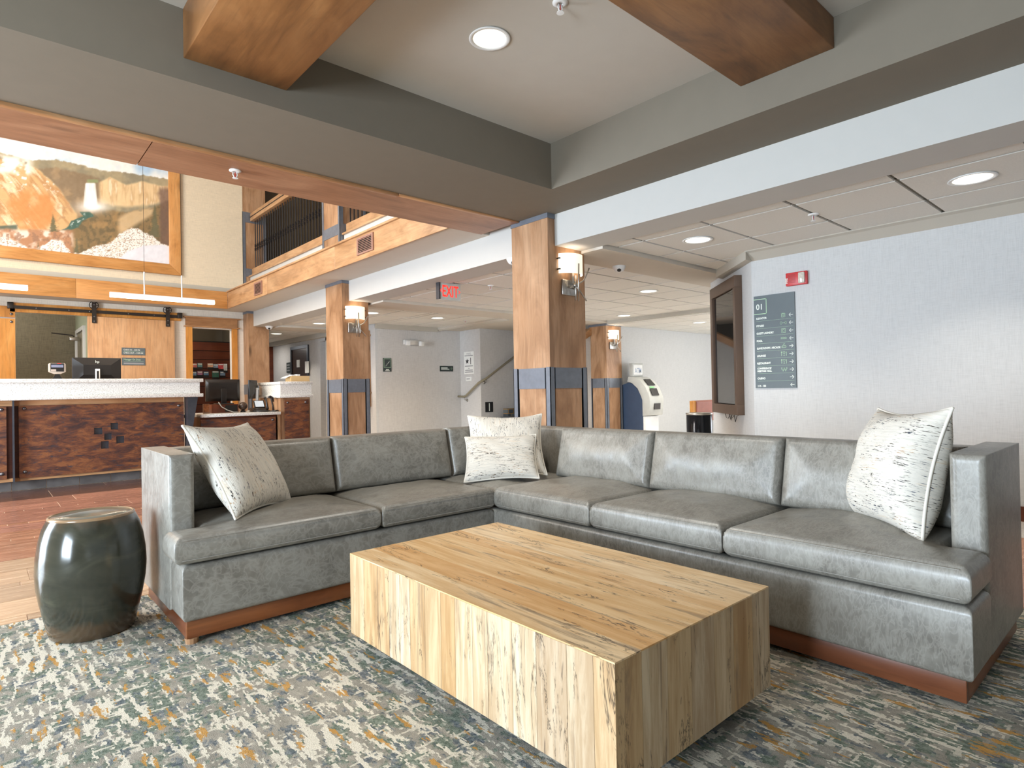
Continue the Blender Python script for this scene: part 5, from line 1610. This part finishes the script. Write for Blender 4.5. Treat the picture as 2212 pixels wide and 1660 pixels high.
obj('bracket', MB().tube([(7.13, 8.75, 1.15), (7.13, 8.75, 1.11), (7.13, 8.82, 1.10)], .008, 7).lathe([(0, 0), (.028, 0), (.028, .006), (0, .006)], (7.13, 8.814, 1.10), 12, 'y'), M['chrome'], hr, True)

# stair side wall with sloping timber cap beside the far column
struct('wall_stair_side', MB().prism([(7.6, 0), (8.44, 0), (8.44, 1.93), (8.31, 1.865), (7.6, 1.50)], 'y', 7.30, 7.40), M['linen_w'])
struct('trim_10', MB().prism([(7.6, 1.50), (8.31, 1.865), (8.44, 1.93), (8.44, 2.06), (8.31, 1.985), (7.6, 1.62)], 'y', 7.27, 7.42), M['alder_x'])
struct('wall_stair_back', box(8.1, 8.9, 8.0, 8.1, 0, 2.4), M['taupe'])

# corridor door and notices
d4 = struct('door_4', MB().box(5.12, 5.16, 12.155, 12.22, 0, 1.975).box(5.12, 5.16, 13.03, 13.095, 0, 1.975).box(5.12, 5.16, 12.22, 13.03, 1.91, 1.975), M['steel'])
obj('door_leaf', box(5.14, 5.15, 12.22, 13.03, 0, 1.91), plain('corridor_door_stain', (58, 30, 14), .3), d4)
obj('notice', box(5.134, 5.14, 12.62, 12.78, 1.52, 1.68), M['paper'], d4)
tag(obj('paper_notice', MB().prism([(12.09, 1.38), (12.27, 1.38), (12.27, 1.625), (12.09, 1.625)], 'x', 5.105, 5.115), M['paper']), 'white paper notice taped beside the corridor door', 'notice')
ks = thing('wall_map', 'small dark grey evacuation plan on the corridor wall', 'sign', (5.14, 13.28, 1.44))
obj('board', box(5.135, 5.15, 13.14, 13.36, 1.42, 1.65), M['sign_dark'], ks)
for i in range(3): obj('caption', box(5.133, 5.135, 13.17, 13.33, 1.46 + i * .06, 1.485 + i * .06), M['grey_ink'], ks)
fd = thing('timber_frame', 'slim timber door frame just visible behind the desk column', 'door frame', (5.15, 9.75, .95))
obj('stile', box(5.10, 5.20, 9.62, 9.70, .70, 2.05), M['alder_z'], fd)
for z in (.93, 1.95): obj('fillet', box(5.085, 5.21, 9.60, 9.72, z, z + .03), M['alder_z'], fd)

# ------------------------------------------------------------------ right wall: alarm, directory
p = Plane((5.25, 0, 0), (0, -1, 0), (0, 0, 1))
fa = thing('fire_alarm', 'red fire alarm horn with clear strobe above the directory', 'fire alarm', (5.23, 2.2, 1.80))
obj('body', p.rect(-2.289, 1.800, -2.112, 1.912, 0, .032), M['red_plastic'], fa, bevel=.004)
for k in range(7): obj('grille_slot', p.rect(-2.268, 1.825 + k * .011, -2.205, 1.829 + k * .011, .032, .0335), plain('alarm_shadow_line', (150, 36, 38), .5) if k == 0 else bpy.data.materials['alarm_shadow_line'], fa)
obj('strobe_lens', p.rect(-2.178, 1.810, -2.125, 1.902, .032, .052), M['strobe'], fa, bevel=.008)
obj('lettering', Plane((5.2175, 2.272, 1.822), (0, 0, 1), (0, 1, 0)).text('FIRE', .026, 0, 0, .0004, 'LEFT', 1.0, .0006), M['sign_light'], fa)
ds = thing('directory_sign', 'slate floor directory sign with pale green icons and arrows', 'sign', (5.24, 2.405, .923))
A0, A1, B0, B1 = -2.588, -2.226, .923, 1.751
Wd, Hd = A1 - A0, B1 - B0
T = .011
obj('board', p.rect(A0, B0, A1, B1, 0, T), M['sign_slate'], ds)
def uu(u): return A0 + u * Wd
def vv(v): return B1 - v * Hd
obj('number_frame', p.stroke([(uu(.0), vv(.037)), (uu(.315), vv(.037)), (uu(.315), vv(.197)), (uu(.0), vv(.197))], .006, T, T + .001), M['sign_green'], ds)
obj('numeral', p.text('01', .070, uu(.055), vv(.148), T + .0006, 'LEFT', .95, .0015), M['sign_light'], ds)
rows = [('ELEVATOR', 'L'), ('FITNESS', 'L'), ('GUEST LAUNDRY', 'L'), ('POOL', 'L'), ('GAME ROOM / ARCADE', 'R'), ('LOUNGE', 'R'), ('RESTAURANT', 'R'), ('CONFERENCE/', 'R'), ('CASINO', 'R'), ('114 - 153', 'L')]
v0, dv = .274, .0812
for i, (tx, d) in enumerate(rows):
    vl = v0 + dv * i
    if i < 9: obj('rule', p.rect(uu(.055), vv(vl) - .0006, uu(.955), vv(vl) + .0006, T, T + .0008), M['sign_green'], ds)
    tb = vv(vl - .020)
    if i == 7:
        obj('lettering', p.text('CONFERENCE/', .0225, uu(.055), vv(vl - .046), T + .0006, 'LEFT', .86, .0011), M['sign_light'], ds)
        obj('lettering', p.text('MEETING HALL', .0225, uu(.055), vv(vl - .018), T + .0006, 'LEFT', .86, .0011), M['sign_light'], ds)
    else:
        obj('lettering', p.text(tx, .0235, uu(.055), tb, T + .0006, 'LEFT', .84, .0011), M['sign_light'], ds)
    ac, az = uu(.905), vv(vl - .038)
    s = -1 if d == 'L' else 1
    m = p.stroke([(ac - s * .017, az), (ac + s * .015, az)], .004, T, T + .001)
    p.stroke([(ac + s * .002, az + .013), (ac + s * .016, az), (ac + s * .002, az - .013)], .004, T, T + .001, m)
    obj('arrow', m, M['sign_light'], ds)
    ic, iz, m = uu(.725), vv(vl - .040), MB()
    S = lambda pts, w=.0024, closed=False: p.stroke([(ic + a, iz + b) for a, b in pts], w, T, T + .001, m, closed)
    circ = lambda cx, cz, rx, rz, n=10: [(cx + rx * math.cos(k * 2 * math.pi / n), cz + rz * math.sin(k * 2 * math.pi / n)) for k in range(n)]
    if i == 0:
        S([(-.016, -.016), (.016, -.016), (.016, .014), (-.016, .014)], closed=True); S([(0, -.016), (0, .014)]); S([(-.009, -.006), (-.009, .008)]); S([(.009, -.006), (.009, .008)]); S([(-.010, .020), (0, .015), (.010, .020)])
    elif i == 1:
        S(circ(-.020, 0, .007, .013), closed=True); S(circ(.020, 0, .007, .013), closed=True); S([(-.013, 0), (.013, 0)])
    elif i == 2:
        S([(-.017, -.018), (.017, -.018), (.017, .018), (-.017, .018)], closed=True); S(circ(0, -.003, .010, .010), closed=True); S([(-.012, .013), (.012, .013)])
    elif i == 3:
        for z in (-.006, .000, .006): S([(-.024, z), (-.016, z + .004), (-.008, z), (0, z + .004), (.008, z), (.016, z + .004), (.024, z)])
    elif i == 4:
        S([(-.018, -.014), (.018, -.014), (.021, -.004), (.014, .004), (-.014, .004), (-.021, -.004)], closed=True); S([(0, .004), (.004, .012), (-.006, .016), (.008, .022)]); S(circ(.009, -.006, .003, .003, 6), closed=True); S([(-.014, -.006), (-.006, -.006)]); S([(-.010, -.010), (-.010, -.002)])
    elif i in (5, 6):
        S([(-.021, -.018), (-.021, .018)], .004); S([(-.025, .018), (-.025, .008), (-.017, .008), (-.017, .018)]); S([(-.009, .018), (-.007, .005), (0, .0), (.007, .005), (.009, .018)], closed=True); S([(0, 0), (0, -.016)]); S([(-.007, -.017), (.007, -.017)]); S([(.020, -.018), (.020, .018), (.023, .012)], .003)
    elif i == 7:
        S(circ(0, .012, .004, .005, 8), closed=True); S([(-.007, -.012), (-.006, .004), (.006, .004), (.007, -.012)]); S([(-.022, .014), (-.022, -.004), (-.013, -.006), (-.011, -.018)], .004); S([(.022, .014), (.022, -.004), (.013, -.006), (.011, -.018)], .004); S([(-.009, -.002), (.009, -.002)])
    if m.v: obj('icon', m, M['sign_green'], ds)

# ------------------------------------------------------------------ framed screen on the angled wall
r2 = math.sqrt(.5)
tvp = Plane((5.25, 2.61, 0), (-r2, -r2, 0), (0, 0, 1))      # rightwards along the wall as seen from the lounge
tv = thing('screen_cabinet', 'bronze brown framed display cabinet hung on the angled wall', 'display', tuple(tvp.P(-.70, .67)))
a0, a1, z0, z1, dp = -1.13, -.265, .668, 2.005, .072
for b in ((a0, z1 - .11, a1, z1), (a0, z0, a1, z0 + .095), (a0, z0 + .095, a0 + .08, z1 - .11), (a1 - .065, z0 + .095, a1, z1 - .11)):
    obj('frame_board', tvp.rect(b[0], b[1], b[2], b[3], 0, dp), M['brown_case'], tv, bevel=.002)
obj('back_panel', tvp.rect(a0 + .08, z0 + .095, a1 - .065, z1 - .11, 0, .02), M['black_plastic'], tv)
obj('screen', tvp.rect(a0 + .10, z0 + .105, a1 - .07, z1 - .12, .02, .050), M['screen_glass'], tv)
wires = MB()
for k, (a, b) in enumerate(((-.80, -.62), (-.66, -.48), (-.60, -.55), (-.50, -.34))):
    wires.tube([tvp.P(a, z0, .03), tvp.P((a * 2 + b) / 3, z0 - .045 - .01 * k, .035), tvp.P((a + 2 * b) / 3, z0 - .05 + .012 * k, .035), tvp.P(b, z0, .03)], .003, 5)
obj('wires', wires, M['dark_metal'], tv)

# ------------------------------------------------------------------ cash machine
at = thing('cash_machine', 'grey and navy free standing cash machine with lit topper sign', 'cash machine', (9.05, 6.7, 0))
XA, XB = 8.90, 9.30
obj('cabinet', MB().prism([(6.95, 0), (6.50, 0), (6.50, .74), (6.56, .86), (6.70, 1.02), (6.80, 1.045), (6.95, 1.00)], 'x', XA, XB), M['navy'], at)
obj('front_door', box(XA + .005, XB - .005, 6.44, 6.50, 0, .43), M['white_plastic'], at, bevel=.006)
gp = plain('pale_grey_fascia', (184, 185, 180), .4)
obj('fascia', MB().prism([(6.50, .43), (6.36, .45), (6.335, .70), (6.345, .78), (6.42, .95), (6.54, 1.08), (6.68, 1.145), (6.80, 1.15), (6.83, 1.06), (6.72, 1.03), (6.60, .93), (6.53, .80), (6.50, .72)], 'x', XA - .012, XB + .012), gp, at, bevel=.008)
obj('display', MB().prism([(6.435, .985), (6.545, 1.092), (6.538, 1.10), (6.428, .99)], 'x', XA + .10, XB - .10), M['screen_glass'], at)
obj('keypad', MB().prism([(6.345, .80), (6.40, .925), (6.388, .93), (6.333, .806)], 'x', XA + .08, XB - .12), M['black_plastic'], at)
obj('card_light', MB().prism([(6.40, .935), (6.412, .96), (6.402, .964), (6.39, .94)], 'x', XA + .10, XA + .22), emissive('card_slot_green', (120, 200, 120), .6), at)
obj('cash_tray', MB().prism([(6.345, .56), (6.33, .66), (6.325, .66), (6.332, .55)], 'x', XA + .12, XB - .10), M['dark_metal'], at)
tp = obj('topper', box(XA + .02, XB - .06, 6.72, 6.80, 1.15, 1.40), gp, at, bevel=.012)
obj('topper_face', box(XA + .05, XB - .09, 6.715, 6.72, 1.185, 1.365), M['white_plastic'], tp)
ap = Plane((0, 6.715, 0), (1, 0, 0), (0, 0, 1))
obj('lettering', ap.text('ATM', .135, (XA + XB) / 2 - .02, 1.215, .0008, 'CENTER', .72, .002), plain('atm_lettering', (150, 166, 190), .5), tp)
tag(obj('power_outlet', box(9.78, 9.86, 6.962, 6.97, .36, .46), M['white_plastic'], bevel=.003), 'white wall outlet low on the wall beside the cash machine', 'outlet')

# ------------------------------------------------------------------ litter bin and chairs in the far room
bn = thing('litter_bin', 'round polished black steel litter bin behind the TV cabinet', 'bin', (6.66, 4.02, 0))
bx_, by_ = 6.66, 4.02
obj('body', MB().lathe([(0, 0), (.150, 0), (.155, .01), (.155, .60), (.150, .605)], (bx_, by_, 0), 40), M['bin_steel'], bn, True)
obj('rim', MB().lathe([(.150, .600), (.160, .600), (.161, .622), (.150, .624), (.110, .612)], (bx_, by_, 0), 40), M['chrome'], bn, True)
obj('lid', MB().lathe([(.112, .612), (.06, .600), (0, .598)], (bx_, by_, 0), 40), M['black_plastic'], bn, True)
oc = thing('lounge_chair', 'terracotta upholstered chair partly hidden behind the litter bin', 'chair', (8.3, 4.95, 0))
obj('backrest', soft_slab([(7.97, 8.62, .42, .738)], 4.86, 4.96, .03, .0, .05, fn=lambda q_: (q_[0], q_[2], q_[1])), M['orange_vinyl'], oc, True)
obj('side_panel', soft_slab([(4.86, 4.96, .20, .735)], 7.945, 7.985, .02, .0, .05, fn=lambda q_: (q_[2], q_[0], q_[1])), M['oak_panel'], oc, True)
obj('seat', soft_slab([(7.99, 8.60, 4.96, 5.3)], .06, .20, .03, .01, .05), M['orange_vinyl'], oc, True)
for x, y_ in ((8.02, 4.9), (8.58, 4.9), (8.02, 5.25), (8.58, 5.25)):
    obj('leg', MB().tube([(x, y_, .08), (x, y_, 0)], [.02, .014], 8), M['dark_wood'], oc)
def patchwork():
    n = N('colour_block_upholstery').set(.85, 0, .2)
    b = n.new('ShaderNodeTexBrick')
    b.inputs['Scale'].default_value = 5.0
    b.inputs['Color1'].default_value = lin((104, 112, 116)); b.inputs['Color2'].default_value = lin((44, 56, 72)); b.inputs['Mortar'].default_value = lin((168, 128, 70))
    b.inputs['Mortar Size'].default_value = .03; b.inputs['Row Height'].default_value = .42; b.inputs['Brick Width'].default_value = .62
    n.link(n.coords((1, 1, 1), rnd=False, rot=(math.pi / 2, 0, 0)), b.inputs['Vector'])
    n.col(b.outputs['Color'])
    return n.m
pw = patchwork()
pc = thing('patterned_chair', 'low colour block upholstered chair in front of the stair wall', 'chair', (7.7, 8.4, 0))
obj('backrest', soft_slab([(7.42, 8.05, .38, .60)], 8.50, 8.64, .03, 0, .05, fn=lambda q_: (q_[0], q_[2], q_[1])), pw, pc, True)
obj('seat', soft_slab([(7.20, 8.05, 8.05, 8.50)], .12, .455, .04, .0, .05), pw, pc, True)
obj('base', box(7.25, 8.0, 8.1, 8.6, 0, .12), M['black'], pc)
